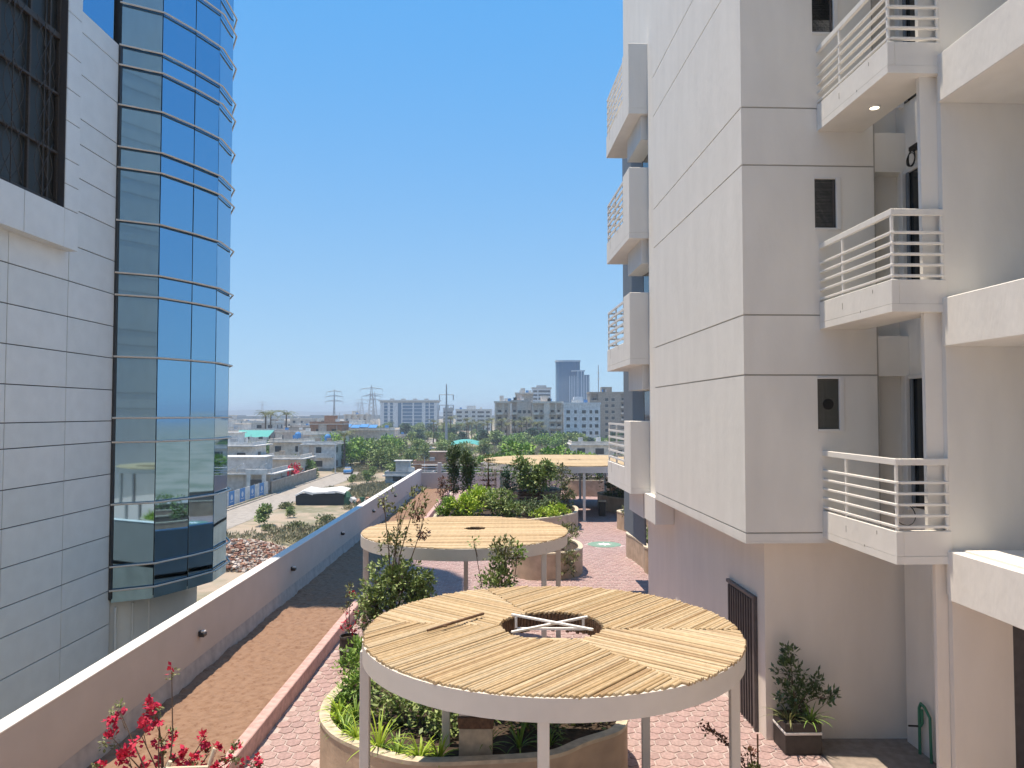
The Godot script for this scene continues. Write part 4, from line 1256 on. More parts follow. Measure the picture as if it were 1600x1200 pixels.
	for q in [[Vector3(-0.35, 0.4, 0.05), Vector3(0.02, 1.66, 0.0)], [Vector3(0.02, 0.4, 0.05), Vector3(0.47, 1.78, -0.02)]]:
		b = MB.new()
		b.tube([q[0], q[1]], [0.024], 8)
		part(tf, "pole", b.mesh(), M.cut_bamboo)
	for q in [[Vector3(-0.1, 1.40, 0.03), Vector3(0.36, 1.41, 0.03)], [Vector3(-0.03, 1.60, 0.03), Vector3(0.42, 1.61, 0.02)]]:
		b = MB.new()
		b.tube([q[0], q[1]], [0.016], 7)
		part(tf, "rung", b.mesh(), M.cut_bamboo)
	# ---- plants at the lower right
	pot_round("round_pot", "dark pot of the lower right flowering plant, mostly below the picture", Vector3(2.95, FLOOR, -9.6), 0.24, 0.5)
	plant("flowering_plant", "green plant with a long wine-red arching branch at the lower right", "plant", Vector3(2.95, FLOOR + 0.45, -9.6), [
		[Vector3(0.0, 0.32, 0), Vector3(0.2, 0.12, 0.16), 150, OLIVE], [Vector3(0.28, 0.26, 0), Vector3(0.2, 0.1, 0.15), 150], [Vector3(-0.06, 0.52, 0), Vector3(0.08, 0.1, 0.08), 50, COPPER]], 0.055, 0.035, FRESH, 490, 0.012, {"flower": 0.06, "bract": 0.05, "spray_r": 0.07})
	var ab := thing("arching_branch", "wine-red leafy branch arching over the pavers at the lower right", "branch", Vector3(2.98, FLOOR + 0.62, -9.6))
	var pts: Array = []
	for i in 13:
		var u := i / 12.0
		pts.append(Vector3(-0.05 - 0.60 * u, 0.12 + 0.62 * u + 0.10 * sin(u * PI), 0.02 * u))
	b = MB.new()
	b.tube(pts, [0.009, 0.008, 0.006, 0.005], 5)
	part(ab, "stem", b.mesh(), M.bark_red)
	b = MB.new()
	for i in 190:
		var u := r.randf_range(0.25, 1.0)
		var k := u * 12.0
		var p: Vector3 = pts[int(k)].lerp(pts[mini(int(k) + 1, 12)], k - int(k))
		put_leaf(b, p + rdir(r) * (0.025 if u < 0.85 else 0.06), rdir(r), 0.045, 0.032, COPPER, r)
	part(ab, "foliage", b.mesh(), M.leaf)
	var sk := thing("plant_stake", "thin leaning cane stake in the lower right pot", "stake", Vector3(3.02, FLOOR + 0.4, -9.6))
	b = MB.new()
	b.tube([Vector3(0, 0, 0), Vector3(0.0, 0.85, 0.0)], [0.012], 6)
	part(sk, "cane", b.mesh(), M.cane_brown)
	b = MB.new()
	b.tube([Vector3(-0.02, 0.1, 0), Vector3(-0.10, 0.66, 0.02)], [0.010], 6)
	part(sk, "second_cane", b.mesh(), M.cane_brown)

func pot_square(called: String, label: String, at: Vector3, w: float, h: float) -> void:
	var t := thing(called, label, "planter", at, "", 0.02)
	var b := MB.new()
	b.cbox(Vector3(0, h * 0.30, 0), Vector3(w, h * 0.60, w * 0.95), 0.012)
	part(t, "lower_body", b.mesh(), M.pot_dark)
	b = MB.new()
	b.cbox(Vector3(0, h * 0.64, 0), Vector3(w + 0.012, h * 0.08, w * 0.95 + 0.012), 0.006)
	part(t, "stripe", b.mesh(), M.pot_stripe)
	b = MB.new()
	b.cbox(Vector3(0, h * 0.82, 0), Vector3(w, h * 0.28, w * 0.95), 0.012)
	part(t, "upper_body", b.mesh(), M.pot_dark)
	b = MB.new()
	b.cbox(Vector3(0, h * 0.96, 0), Vector3(w - 0.05, 0.03, w * 0.95 - 0.05), 0.01)
	part(t, "soil", b.mesh(), M.soil)
func pot_round(called: String, label: String, at: Vector3, rad: float, h: float) -> void:
	var t := thing(called, label, "pot", at)
	var b := MB.new()
	b.lathe(Vector3.ZERO, [Vector2(0, 0.001), Vector2(rad * 0.82, 0.0), Vector2(rad * 0.93, h * 0.2), Vector2(rad, h * 0.5), Vector2(rad, h * 0.56)], 28)
	part(t, "lower_body", b.mesh(), M.pot_dark)
	b = MB.new()
	b.lathe(Vector3.ZERO, [Vector2(rad, h * 0.56), Vector2(rad + 0.008, h * 0.565), Vector2(rad + 0.008, h * 0.625), Vector2(rad, h * 0.63)], 28)
	part(t, "stripe", b.mesh(), M.pot_stripe)
	b = MB.new()
	b.lathe(Vector3.ZERO, [Vector2(rad, h * 0.63), Vector2(rad * 0.97, h * 0.9), Vector2(rad * 1.03, h * 0.97), Vector2(rad * 1.0, h), Vector2(rad * 0.9, h), Vector2(rad * 0.88, h * 0.9)], 28)
	part(t, "upper_body", b.mesh(), M.pot_dark)
	b = MB.new()
	b.lathe(Vector3.ZERO, [Vector2(rad * 0.89, h * 0.9), Vector2(0.0, h * 0.92)], 20)
	part(t, "soil", b.mesh(), M.soil)

# ------------------------------------------------------------------ small things on the terrace
func build_small_things() -> void:
	# mosaic roundel in the paving
	var ms := thing("mosaic_roundel", "green mosaic roundel with a white star set in the pink path", "mosaic", Vector3(3.65, FLOOR, -30.6))
	var b := MB.new()
	b.lathe(Vector3.ZERO, [Vector2(0.66, -0.012), Vector2(0.66, 0.004), Vector2(0.0, 0.004)], 36)
	part(ms, "disc", b.mesh(), M.mosaic_green)
	b = MB.new()
	for k in 8:
		var a := TAU * k / 8.0
		var p := Vector3(cos(a) * 0.34, 0.009, sin(a) * 0.34)
		var q := Vector3(cos(a + TAU / 16) * 0.17, 0.009, sin(a + TAU / 16) * 0.17)
		var q2 := Vector3(cos(a - TAU / 16) * 0.17, 0.009, sin(a - TAU / 16) * 0.17)
		b.tri(Vector3(0, 0.009, 0), q, p); b.tri(Vector3(0, 0.009, 0), p, q2)
	part(ms, "star", b.mesh(), M.mosaic_white)
	# plastered plinth with a brown head in the near bed
	var pl := thing("lamp_plinth", "pale square plinth with a dark brown head standing in the near bed", "plinth", Vector3(-0.48, RIM - 0.12, -10.45))
	b = MB.new()
	b.cbox(Vector3(0, 0.19, 0), Vector3(0.44, 0.38, 0.34), 0.01)
	part(pl, "block", b.mesh(), M.coping)
	b = MB.new()
	b.cbox(Vector3(0, 0.455, 0), Vector3(0.47, 0.15, 0.37), 0.01)
	part(pl, "brown_head", b.mesh(), M.cane_brown)
	b = MB.new()
	b.cbox(Vector3(0, 0.55, -0.02), Vector3(0.44, 0.04, 0.34), 0.01)
	part(pl, "cap", b.mesh(), M.steel_white)
	# bin under the far canopy
	var bn := thing("litter_bin", "dark square bin standing in the shade of the farthest canopy", "bin", Vector3(4.55, FLOOR, -39.0))
	b = MB.new()
	b.cbox(Vector3(0, 0.36, 0), Vector3(0.34, 0.72, 0.34), 0.02)
	part(bn, "body", b.mesh(), M.pot_dark)
	b = MB.new()
	b.cbox(Vector3(0, 0.75, 0), Vector3(0.38, 0.06, 0.38), 0.015)
	part(bn, "lid", b.mesh(), M.coping)
	# bench in front of the far bed
	var bc := thing("slatted_bench", "brown slatted bench before the far dark shrub", "bench", Vector3(1.05, FLOOR, -42.7))
	for k in 3:
		b = MB.new()
		b.cbox(Vector3(0, 0.44, -0.13 + k * 0.13), Vector3(1.4, 0.035, 0.11), 0.005)
		part(bc, "seat_slat", b.mesh(), M.cane_brown)
	for k in 2:
		b = MB.new()
		b.cbox(Vector3(0, 0.62 + k * 0.15, -0.24), Vector3(1.4, 0.11, 0.03), 0.005)
		part(bc, "back_slat", b.mesh(), M.cane_brown)
	for sx in [-0.6, 0.6]:
		b = MB.new()
		b.cbox(Vector3(sx, 0.21, 0), Vector3(0.06, 0.42, 0.38), 0.005)
		part(bc, "leg", b.mesh(), M.pot_dark)
		b = MB.new()
		b.cbox(Vector3(sx, 0.6, -0.2), Vector3(0.05, 0.44, 0.04), 0.005)
		part(bc, "back_post", b.mesh(), M.pot_dark)

# ------------------------------------------------------------------ city beyond the terrace
# box-shaped building part, corners given in the thing's own axes
func cb(t: Node, called: String, x0: float, x1: float, y0: float, y1: float, z0: float, z1: float, m: Material) -> MeshInstance3D:
	var b := MB.new()
	b.span(Vector3(x0, y0, z0), Vector3(x1, y1, z1))
	return part(t, called, b.mesh(), m)
# window: sunk dark pane in a projecting surround
func window_on(t: Node, x: float, y: float, z: float, w: float, h: float, turned := false) -> void:
	var b := MB.new()
	if turned: b.box(Vector3(x, y + h / 2, z), Vector3(0.10, h, w))
	else: b.box(Vector3(x, y + h / 2, z), Vector3(w, h, 0.10))
	var p := part(t, "window", b.mesh(), M.c_dark)
	b = MB.new()
	if turned: b.box(Vector3(x, y - 0.06, z), Vector3(0.3, 0.12, w + 0.3))
	else: b.box(Vector3(x, y - 0.06, z), Vector3(w + 0.3, 0.12, 0.3))
	part(p, "sill", b.mesh(), M.c_white)

func house(label: String, at: Vector3, w: float, d: float, h: float, wall: Material, seed_: int, opt := {}) -> Node3D:
	var r := rng_of(seed_)
	var t := thing("house", label, "house", at, opt.get("group", ""))
	var storeys := maxi(1, int(round(h / 3.3)))
	cb(t, "wall", 0, w, 0, h, -d, 0, wall)
	var ov: float = opt.get("eave", 0.45)
	var roof := cb(t, "roof", -ov, w + ov, h, h + 0.22, -d - ov, ov, opt.get("roof", M.c_white))
	# parapet with a gap
	cb(roof, "roof_parapet", -0.1, w + 0.1, h + 0.22, h + 0.9, 0.0, 0.18, wall)
	cb(roof, "roof_parapet", -0.1, 0.1, h + 0.22, h + 0.9, -d, 0, wall)
	cb(roof, "roof_parapet", w - 0.1, w + 0.1, h + 0.22, h + 0.9, -d, 0, wall)
	if r.randf() < 0.75:
		var pw := r.randf_range(0.25, 0.5) * w
		var px := r.randf_range(0.05, 0.5) * w
		cb(roof, "stair_head", px, px + pw, h + 0.22, h + 2.7, -d * 0.8, -d * 0.35, wall)
		cb(roof, "stair_head_roof", px - 0.3, px + pw + 0.3, h + 2.7, h + 2.88, -d * 0.8 - 0.3, -d * 0.35 + 0.3, opt.get("roof", M.c_white))
	for k in r.randi_range(1, 3):
		var tx := r.randf_range(0.6, w - 1.6)
		var tz := -r.randf_range(0.8, d - 1.2)
		cb(roof, "roof_tank", tx, tx + 1.1, h + 0.5, h + 1.6, tz - 1.0, tz, [M.c_blue, M.c_grey, M.c_white, M.c_brown][r.randi() % 4])
	cb(t, "plinth", -0.06, w + 0.06, 0, 0.6, -d, 0.06, M.c_brown)
	var pw2 := r.randf_range(0.12, 0.3) * w
	var px2 := r.randf_range(0.0, w - pw2)
	cb(t, "feature_panel", px2, px2 + pw2, 0.6, h - 0.02, 0, 0.12, [M.c_brick, M.c_tan, M.c_cream, M.c_grey][r.randi() % 4])
	var mast := MB.new()
	mast.tube([Vector3(w * 0.8, h, -d * 0.5), Vector3(w * 0.8, h + r.randf_range(2.0, 4.0), -d * 0.5)], [0.06], 5)
	part(roof, "aerial", mast.mesh(), M.c_steel)
	for s in storeys:
		var n := maxi(1, int(w / 4.2))
		for k in n:
			var ww := r.randf_range(1.2, 2.1)
			window_on(t, w * (k + 0.5) / n, s * 3.3 + 1.0, 0.02, ww, 1.4)
		var m := maxi(1, int(d / 5.0))
		for k in m:
			window_on(t, w + 0.02, s * 3.3 + 1.0, -d * (k + 0.5) / m, 1.5, 1.4, true)
		if s > 0 and r.randf() < 0.6:
			var bw := r.randf_range(0.3, 0.55) * w
			var bx := r.randf_range(0, w - bw)
			var ba := cb(t, "balcony", bx, bx + bw, s * 3.3 - 0.15, s * 3.3 + 0.05, 0, 1.3, M.c_white)
			cb(ba, "balcony_wall", bx, bx + bw, s * 3.3 + 0.05, s * 3.3 + 0.95, 1.18, 1.3, wall)
	return t

func water_tank(at: Vector3, label: String) -> void:
	var t := thing("water_tank", label, "water tank", at, "blue tanks on the house roofs")
	var b := MB.new()
	b.lathe(Vector3.ZERO, [Vector2(0, 0.8), Vector2(0.75, 0.8), Vector2(0.8, 1.2), Vector2(0.8, 1.8), Vector2(0.6, 2.15), Vector2(0.25, 2.3), Vector2(0.22, 2.4), Vector2(0, 2.4)], 14)
	part(t, "barrel", b.mesh(), M.c_blue)
	for q in [[-0.7, -0.7], [0.7, -0.7], [-0.7, 0.7], [0.7, 0.7]]:
		b = MB.new()
		b.box(Vector3(q[0], 0.4, q[1]), Vector3(0.15, 0.8, 0.15))
		part(t, "leg", b.mesh(), M.c_steel)

# broad-leaved tree prototype (placed below the ground sheet's edge list by copies)
func tree(called: String, label: String, at: Vector3, h: float, rad: float, trunk_h: float, n: int, leaf: float, pal: Array, seed_: int, group: String) -> Node3D:
	var r := rng_of(seed_)
	var t := thing(called, label, "tree", at, group)
	var b := MB.new()
	var c := MB.new()
	var tr := h * 0.028
	b.tube([Vector3(0, -0.3, 0), Vector3(0.05 * h * r.randf_range(-1, 1), trunk_h * 0.6, 0), Vector3(0, trunk_h, 0)], [tr * 1.4, tr, tr * 0.8], 6)
	var lobes := 9
	for k in lobes:
		var a := TAU * k / lobes + r.randf_range(-0.4, 0.4)
		var up := r.randf_range(0.1, 0.95)
		var out := rad * r.randf_range(0.25, 0.75) * (1.15 - up * 0.7)
		var o := Vector3(cos(a) * out, lerpf(trunk_h, h - rad * 0.3, up), sin(a) * out)
		b.tube([Vector3(0, trunk_h * 0.85, 0), o * Vector3(0.5, 0.8, 0.5), o], [tr * 0.6, tr * 0.4, tr * 0.15], 5, false)
		var lr := rad * r.randf_range(0.32, 0.52)
		for i in int(n / lobes):
			var d := rdir(r)
			var p := o + d * lr * pow(r.randf(), 0.4) * Vector3(1.1, 0.8, 1.1)
			put_leaf(c, p, d, leaf, leaf * 0.75, pal, r)
	part(t, "trunk", b.mesh(), M.bark)
	part(t, "crown", c.mesh(), M.far_leaf)
	return t
func palm(label: String, at: Vector3, h: float, seed_: int, group: String) -> Node3D:
	var r := rng_of(seed_)
	var t := thing("palm_tree", label, "palm tree", at, group)
	var b := MB.new()
	b.tube([Vector3(0, -0.3, 0), Vector3(0.15, h * 0.5, 0), Vector3(0.1, h, 0)], [0.32, 0.24, 0.2], 7)
	part(t, "trunk", b.mesh(), M.bark)
	for k in 16:
		var a := TAU * k / 16.0 + r.randf_range(-0.2, 0.2)
		var out := Vector3(cos(a), 0, sin(a))
		var side := out.cross(Vector3.UP)
		var vel := (out + Vector3.UP * r.randf_range(0.0, 1.3)).normalized()
		var p := Vector3(0.1, h, 0)
		b = MB.new()
		for s in 8:
			var q := p + vel * 0.5
			for sg in [-1, 1]:
				for j in 2:
					b.col = pick(OLIVE, r)
					b.leaf(p.lerp(q, j * 0.5), (side * sg + vel * 0.7 + Vector3(0, -0.35, 0)).normalized(), vel, 0.9 * (1.0 - s * 0.07), 0.14)
			p = q
			vel = (vel + Vector3(0, -0.19, 0)).normalized()
		part(t, "frond", b.mesh(), M.far_leaf)
	return t

func pylon(label: String, at: Vector3, h: float, arms: Array, w: float) -> void:
	var t := thing("power_pylon", label, "pylon", at, "power line pylons")
	var b := MB.new()
	var bw := w
	for sx in [-1, 1]:
		for sz in [-1, 1]:
			b.tube([Vector3(sx * bw, 0, sz * bw), Vector3(sx * bw * 0.22, h * 0.8, sz * bw * 0.22), Vector3(0, h, 0)], [0.28, 0.2, 0.12], 4, false)
	var n := 9
	for k in n:
		var y0 := h * 0.8 * k / n
		var y1 := h * 0.8 * (k + 1) / n
		var w0 := lerpf(bw, bw * 0.22, k / float(n))
		var w1 := lerpf(bw, bw * 0.22, (k + 1) / float(n))
		for sg in [-1, 1]:
			b.tube([Vector3(-w0, y0, sg * w0), Vector3(w1, y1, sg * w1)], [0.1], 4, false)
			b.tube([Vector3(w0, y0, sg * w0), Vector3(-w1, y1, sg * w1)], [0.1], 4, false)
	part(t, "lattice", b.mesh(), M.c_steel)
	for a in arms:
		b = MB.new()
		b.tube([Vector3(-a[1], h * a[0], 0), Vector3(0, h * a[0] + 1.2, 0), Vector3(a[1], h * a[0], 0)], [0.12, 0.3, 0.12], 4, false)
		b.tube([Vector3(-a[1], h * a[0], 0), Vector3(a[1], h * a[0], 0)], [0.16], 4, false)
		var p := part(t, "cross_arm", b.mesh(), M.c_steel)
		for sg in [-1, 1]:
			b = MB.new()
			b.tube([Vector3(sg * a[1], h * a[0], 0), Vector3(sg * a[1], h * a[0] - 2.6, 0)], [0.16], 5)
			part(p, "insulator", b.mesh(), M.c_steel)

func car(label: String, at: Vector3, turn: float, body: Material) -> void:
	var t := thing("parked_car", label, "car", at, "", turn)
	var b := MB.new()
	var prof := [Vector2(-2.1, 0.35), Vector2(-2.15, 0.75), Vector2(-1.9, 0.95), Vector2(-1.0, 1.02), Vector2(1.5, 1.02), Vector2(2.0, 0.9), Vector2(2.1, 0.4)]
	var roof := [Vector2(-1.15, 1.0), Vector2(-0.45, 1.45), Vector2(0.9, 1.47), Vector2(1.55, 1.02)]
	for q in [[prof, 0.85], [roof, 0.72]]:
		var pr: Array = q[0]
		var w: float = q[1]
		b = MB.new()
		var poly := PackedVector2Array(pr)
		var ids := Geometry2D.triangulate_polygon(poly)
		for i in range(0, ids.size(), 3):
			for sg in [-1, 1]:
				b.tri(Vector3(sg * w, poly[ids[i]].y, poly[ids[i]].x), Vector3(sg * w, poly[ids[i + 1]].y, poly[ids[i + 1]].x), Vector3(sg * w, poly[ids[i + 2]].y, poly[ids[i + 2]].x))
		for i in poly.size():
			var j := (i + 1) % poly.size()
			b.quad(Vector3(-w, poly[i].y, poly[i].x), Vector3(w, poly[i].y, poly[i].x), Vector3(w, poly[j].y, poly[j].x), Vector3(-w, poly[j].y, poly[j].x))
		part(t, "body" if w > 0.8 else "cabin", b.mesh(), body if w > 0.8 else M.c_dark)
	b = MB.new()
	b.box(Vector3(0, 1.48, 0.2), Vector3(1.36, 0.06, 1.4))
	part(t, "roof_panel", b.mesh(), body)
	for sx in [-0.8, 0.8]:
		for z in [-1.3, 1.3]:
			b = MB.new()
			b.tube([Vector3(sx - 0.1, 0.32, z), Vector3(sx + 0.1, 0.32, z)], [0.32], 12)
			part(t, "wheel", b.mesh(), M.tyre)

# apartment slab with balconies on the face towards the terrace
func apartment(label: String, at: Vector3, w: float, d: float, h: float, wall: Material, seed_: int, bays: Array) -> Node3D:
	var r := rng_of(seed_)
	var t := thing("apartment_block", label, "building", at, "apartment blocks in the middle distance")
	# core wall behind, a front layer of piers with open loggias between them
	cb(t, "core_wall", 0.02, w - 0.02, 0, h, -d, -1.6, wall)
	var x0 := 0.0
	for bay in bays:
		if bay[2] != 1: continue
		cb(t, "front_wall", x0, bay[0] * w - bay[1] / 2, 0, h, -1.6, 0, wall)
		x0 = bay[0] * w + bay[1] / 2
	cb(t, "front_wall", x0, w, 0, h, -1.6, 0, wall)
	var roof := cb(t, "roof_parapet", -0.3, w + 0.3, h, h + 0.9, -d - 0.3, 0.3, wall)
	cb(roof, "lift_house", w * 0.3, w * 0.55, h + 0.9, h + 3.6, -d * 0.7, -d * 0.3, wall)
	for k in 3:
		var x := r.randf_range(0.05, 0.9) * w
		cb(roof, "roof_tank", x, x + 1.6, h + 0.9, h + 2.2, -3.0, -1.4, M.c_white if k else M.c_blue)
	var storeys := int(h / 3.2)
	for s in storeys:
		var y := 0.9 + s * 3.2
		for bay in bays:
			# bay: [x, width, kind]  kind 0 window, 1 loggia with balcony
			if bay[2] == 0: window_on(t, bay[0] * w, y, 0.02, bay[1], 1.5)
			else:
				var xa: float = bay[0] * w - bay[1] / 2
				var xb: float = bay[0] * w + bay[1] / 2
				window_on(t, bay[0] * w, y - 0.3, -1.58, bay[1] * 0.55, 1.9)
				var bl := cb(t, "balcony", xa, xb, y - 0.6, y - 0.4, -1.58, 1.3, wall)
				cb(bl, "balcony_wall", xa - 0.1, xb + 0.1, y - 0.4, y + 0.5, 1.18, 1.32, M.c_cream if r.randf() < 0.6 else M.c_brown)
				for x in [xa, xb]: cb(bl, "balcony_side", x - 0.08, x + 0.08, y - 0.4, y + 0.5, 0.02, 1.18, wall)
	return t

func build_city() -> void:
	var G := STREET
	var r := rng_of(700)
	# ---- street side: barrier of blue and white panels
	var hb := thing("hoarding_fence", "hoarding of alternating blue and white panels along the street", "fence", Vector3(-42.0, G, 0))
	for i in 16:
		var z := -96.0 - i * 2.3
		cb(hb, "panel", -0.04, 0.04, 0.15, 2.25, z - 2.24, z, M.c_blue if i % 2 == 0 else M.c_white)
		cb(hb, "post", -0.12, -0.04, 0, 2.4, z - 0.06, z + 0.06, M.c_steel)
		if i % 2 == 0:
			var e := MB.new()
			e.tube([Vector3(0.042, 1.35, z - 1.12), Vector3(0.055, 1.35, z - 1.12)], [0.42], 14)
			e.box(Vector3(0.05, 0.7, z - 1.12), Vector3(0.02, 0.12, 1.3))
			part(hb, "printed_emblem", e.mesh(), M.c_pale_blue)
	# ---- houses left of the street
	house("long low grey house with white roof fins behind the blue hoarding", Vector3(-66.0, G, -134), 24.0, 10.0, 3.3, M.c_grey, 710, {"eave": 1.0})
	for i in 6:
		var f := thing("roof_fin", "%s sloping white roof fin on the long low house" % ["leftmost", "second", "third", "fourth", "fifth", "rightmost"][i], "roof fin", Vector3(-65.0 + i * 4.0, G + 3.9, -133.2), "white fins on the long low house")
		var b := MB.new()
		b.box(Vector3(1.2, 0.75, 0), Vector3(3.0, 0.14, 0.5), Basis(Vector3(0, 0, 1), 0.42))
		part(f, "blade", b.mesh(), M.c_white)
		b = MB.new()
		b.box(Vector3(1.4, 0.4, 0), Vector3(0.2, 0.9, 0.3))
		part(f, "strut", b.mesh(), M.c_white)
	var gate := thing("gateway", "white gateway with dark door in the wall behind the hoarding", "gate", Vector3(-43.5, G, -131))
	cb(gate, "pier", -1.6, -1.0, 0, 4.2, -0.4, 0, M.c_white)
	cb(gate, "pier", 1.0, 1.6, 0, 4.2, -0.4, 0, M.c_white)
	cb(gate, "beam", -1.8, 1.8, 3.6, 4.4, -0.45, 0.05, M.c_white)
	cb(gate, "door", -1.0, 1.0, 0, 2.6, -0.25, -0.15, M.c_dark)
	house("white two-storey house with wide flat roof above the long low house", Vector3(-63.0, G, -160), 9.0, 9.0, 7.0, M.c_white, 711, {"eave": 1.2})
	house("cream single-storey annex beside the wide-roofed white house", Vector3(-53.0, G, -162), 8.5, 9.0, 4.2, M.c_cream, 712, {"eave": 0.9})
	house("white house with flat roof behind the hoarding, left edge", Vector3(-80.0, G, -158), 16.0, 8.0, 5.2, M.c_white, 713, {"eave": 0.8})
	house("cream modern two-storey house at the street bend", Vector3(-60.5, G, -192), 8.6, 10.0, 6.6, M.c_cream, 714, {"eave": 0.7})
	house("off-white two-storey house closing the street beside the palm", Vector3(-50.5, G, -186), 7.6, 11.0, 6.2, M.c_white, 715, {"eave": 0.6})
	house("cream upper block behind the modern house at the bend", Vector3(-57.0, G, -204), 12.0, 8.0, 8.2, M.c_cream, 716)
	house("tan windowed house beyond the teal awning", Vector3(-84.0, G, -195), 13.0, 9.0, 8.2, M.c_tan, 717)
	house("brick red low house at the left beside the tower", Vector3(-100.0, G, -192), 14.0, 9.0, 5.4, M.c_brick, 718, {"roof": M.c_brick})
	house("tan flat-roofed house behind the brick red one", Vector3(-110.0, G, -225), 22.0, 10.0, 8.6, M.c_tan, 719)
	house("cream house with orange upper wall behind the cream upper block", Vector3(-62.0, G, -236), 10.0, 9.0, 10.4, M.c_brick, 720)
	house("long cream house with blue sheets on its roof", Vector3(-58.0, G, -252), 18.0, 10.0, 8.2, M.c_cream, 721)
	var bs := thing("roof_sheets", "bright blue sheets spread on a far house roof", "tarpaulin", Vector3(-56.0, G + 9.1, -248))
	for k in 5:
		var b := MB.new()
		b.box(Vector3(k * 2.8, 0.5 + 0.2 * (k % 2), 0), Vector3(2.6, 0.15, 3.0), Basis(Vector3(1, 0, 0), 0.3))
		part(bs, "sheet", b.mesh(), M.c_blue)
	water_tank(Vector3(-54.5, G + 6.8, -196), "left blue water tank on the modern house at the bend")
	water_tank(Vector3(-45.5, G + 6.4, -190), "right blue water tank on the off-white house")
	water_tank(Vector3(-56.5, G + 4.2, -141), "small blue water tank in the yard of the long low house")
	# teal awning
	var aw := thing("teal_awning", "bright teal tarpaulin awning on a roof left of the street", "awning", Vector3(-66.0, G + 7.6, -184))
	var ab := MB.new()
	for k in 6:
		var x0 := k * 1.4
		ab.quad(Vector3(x0, 0.6 + 0.2 * (k % 2), 2.5), Vector3(x0 + 1.4, 0.6 + 0.2 * ((k + 1) % 2), 2.5), Vector3(x0 + 1.4, 2.2, -2.5), Vector3(x0, 2.2, -2.5))
	part(aw, "cloth", ab.mesh(), M.c_teal)
	for q in [[0.1, 2.4, 0.7], [8.2, 2.4, 0.7], [0.1, -2.4, 2.1], [8.2, -2.4, 2.1]]:
		cb(aw, "pole", q[0] - 0.08, q[0] + 0.08, -0.6, q[2], q[1] - 0.08, q[1] + 0.08, M.c_steel)
	# rows of houses farther back
	var walls := [M.c_white, M.c_cream, M.c_grey, M.c_tan, M.c_white, M.c_cream, M.c_brown]
	var words := ["white", "cream", "grey", "tan", "white", "cream", "brown"]
	var ords := ["first", "second", "third", "fourth", "fifth", "sixth", "seventh", "eighth", "ninth", "tenth"]
	var rows := [[-282, 9, -52], [-318, 9, -60], [-362, 10, -62], [-415, 10, -70], [-480, 10, -90], [-560, 10, -105]]
	for i in rows.size():
		var x: float = rows[i][2]
		for k in int(rows[i][1]):
			var w := r.randf_range(9, 15)
			var m := r.randi() % 7
			x -= w + r.randf_range(1.5, 8.0)
			var h: float = [3.8, 6.8, 7.2, 6.9, 9.8][r.randi() % 5]
			house("%s distant house, %s from the right in the %s far row" % [words[m], ords[k], ords[i]], Vector3(x, G, rows[i][0] + r.randf_range(-7, 7)), w, r.randf_range(9, 12), h, walls[m], 740 + i * 12 + k, {"group": "houses of the far quarter", "roof": M.c_white if r.randf() < 0.7 else M.c_cream})
	# boundary wall and bougainvillea beyond the hoarding
	var bw := thing("boundary_wall", "brown boundary wall along the street beyond the hoarding", "wall", Vector3(-41.6, G, -133.5))
	cb(bw, "wall", -0.12, 0.12, 0, 2.1, -30, 0, M.c_brown)
	cb(bw, "coping", -0.2, 0.2, 2.1, 2.22, -30, 0, M.c_tan)
	var lt := thing("lean_to", "pale sheet lean-to roof over the boundary wall", "shed", Vector3(-46.0, G, -140))
	cb(lt, "roof", -2.5, 4.2, 3.2, 3.35, -6, 0, M.c_white)
	for q in [[-2.3, -0.2], [4.0, -0.2], [-2.3, -5.8], [4.0, -5.8]]:
		cb(lt, "post", q[0] - 0.1, q[0] + 0.1, 0, 3.2, q[1] - 0.1, q[1] + 0.1, M.c_brown)
	plant("bougainvillea", "pink bougainvillea mass over the boundary wall by the street", "shrub", Vector3(-43.0, G + 0.2, -152), [[Vector3(0, 2.4, 0), Vector3(1.8, 1.3, 2.5), 600], [Vector3(0.2, 2.2, 4), Vector3(1.5, 1.2, 2.0), 400]], 0.5, 0.35, OLIVE, 790, 0.1, {"flower": 0.7, "bract": 0.45, "spray_r": 0.6})
	# street lamp, car
	var sl := thing("street_lamp", "slim white lamp post where the street meets the trees", "street lamp", Vector3(-40.6, G, -177))
	var b := MB.new()
	b.tube([Vector3(0, 0, 0), Vector3(0, 6.6, 0), Vector3(0.3, 7.1, 0), Vector3(1.4, 7.3, 0)], [0.13, 0.1, 0.08, 0.06], 7)
	part(sl, "mast", b.mesh(), M.c_white)
	cb(sl, "lantern", 1.3, 2.0, 7.2, 7.34, -0.14, 0.14, M.c_steel)
	car("dark blue car standing at the end of the street", Vector3(-37.6, G + 0.03, -177), 0.1, M.c_blue)
	car("white car parked at the dusty far end of the open lot", Vector3(-31.5, G + 0.02, -290), 1.4, M.c_white)
	car("grey car parked left of the white ones in the open lot", Vector3(-37.5, G + 0.02, -292), 1.5, M.c_grey)
	car("white car parked nearest the teal canopy", Vector3(-25.5, G + 0.02, -283), 1.7, M.c_white)
	# shack with white sheet roof
	var sh := thing("shack", "low black-walled shack with a white sheet roof on the open lot", "shack", Vector3(-28.9, G, -117))
	cb(sh, "black_wall", -3.9, 3.4, 0, 1.5, -3.0, 0, M.c_black_cloth)
	b = MB.new()
	var pts := [Vector3(-3.9, 1.6, 0.3), Vector3(-2.6, 2.2, 0.3), Vector3(-1.2, 1.95, 0.4), Vector3(0.6, 2.05, 0.3), Vector3(2.2, 2.25, 0.4), Vector3(3.6, 1.9, 0.3)]
	for k in 5:
		var o := Vector3(0.2, 0.35, -3.6)
		b.quad(pts[k], pts[k + 1], pts[k + 1] + o, pts[k] + o)
		b.quad(pts[k] - Vector3(0, 0.25, -0.05), pts[k + 1] - Vector3(0, 0.2 + 0.2 * (k % 2), -0.05), pts[k + 1], pts[k])
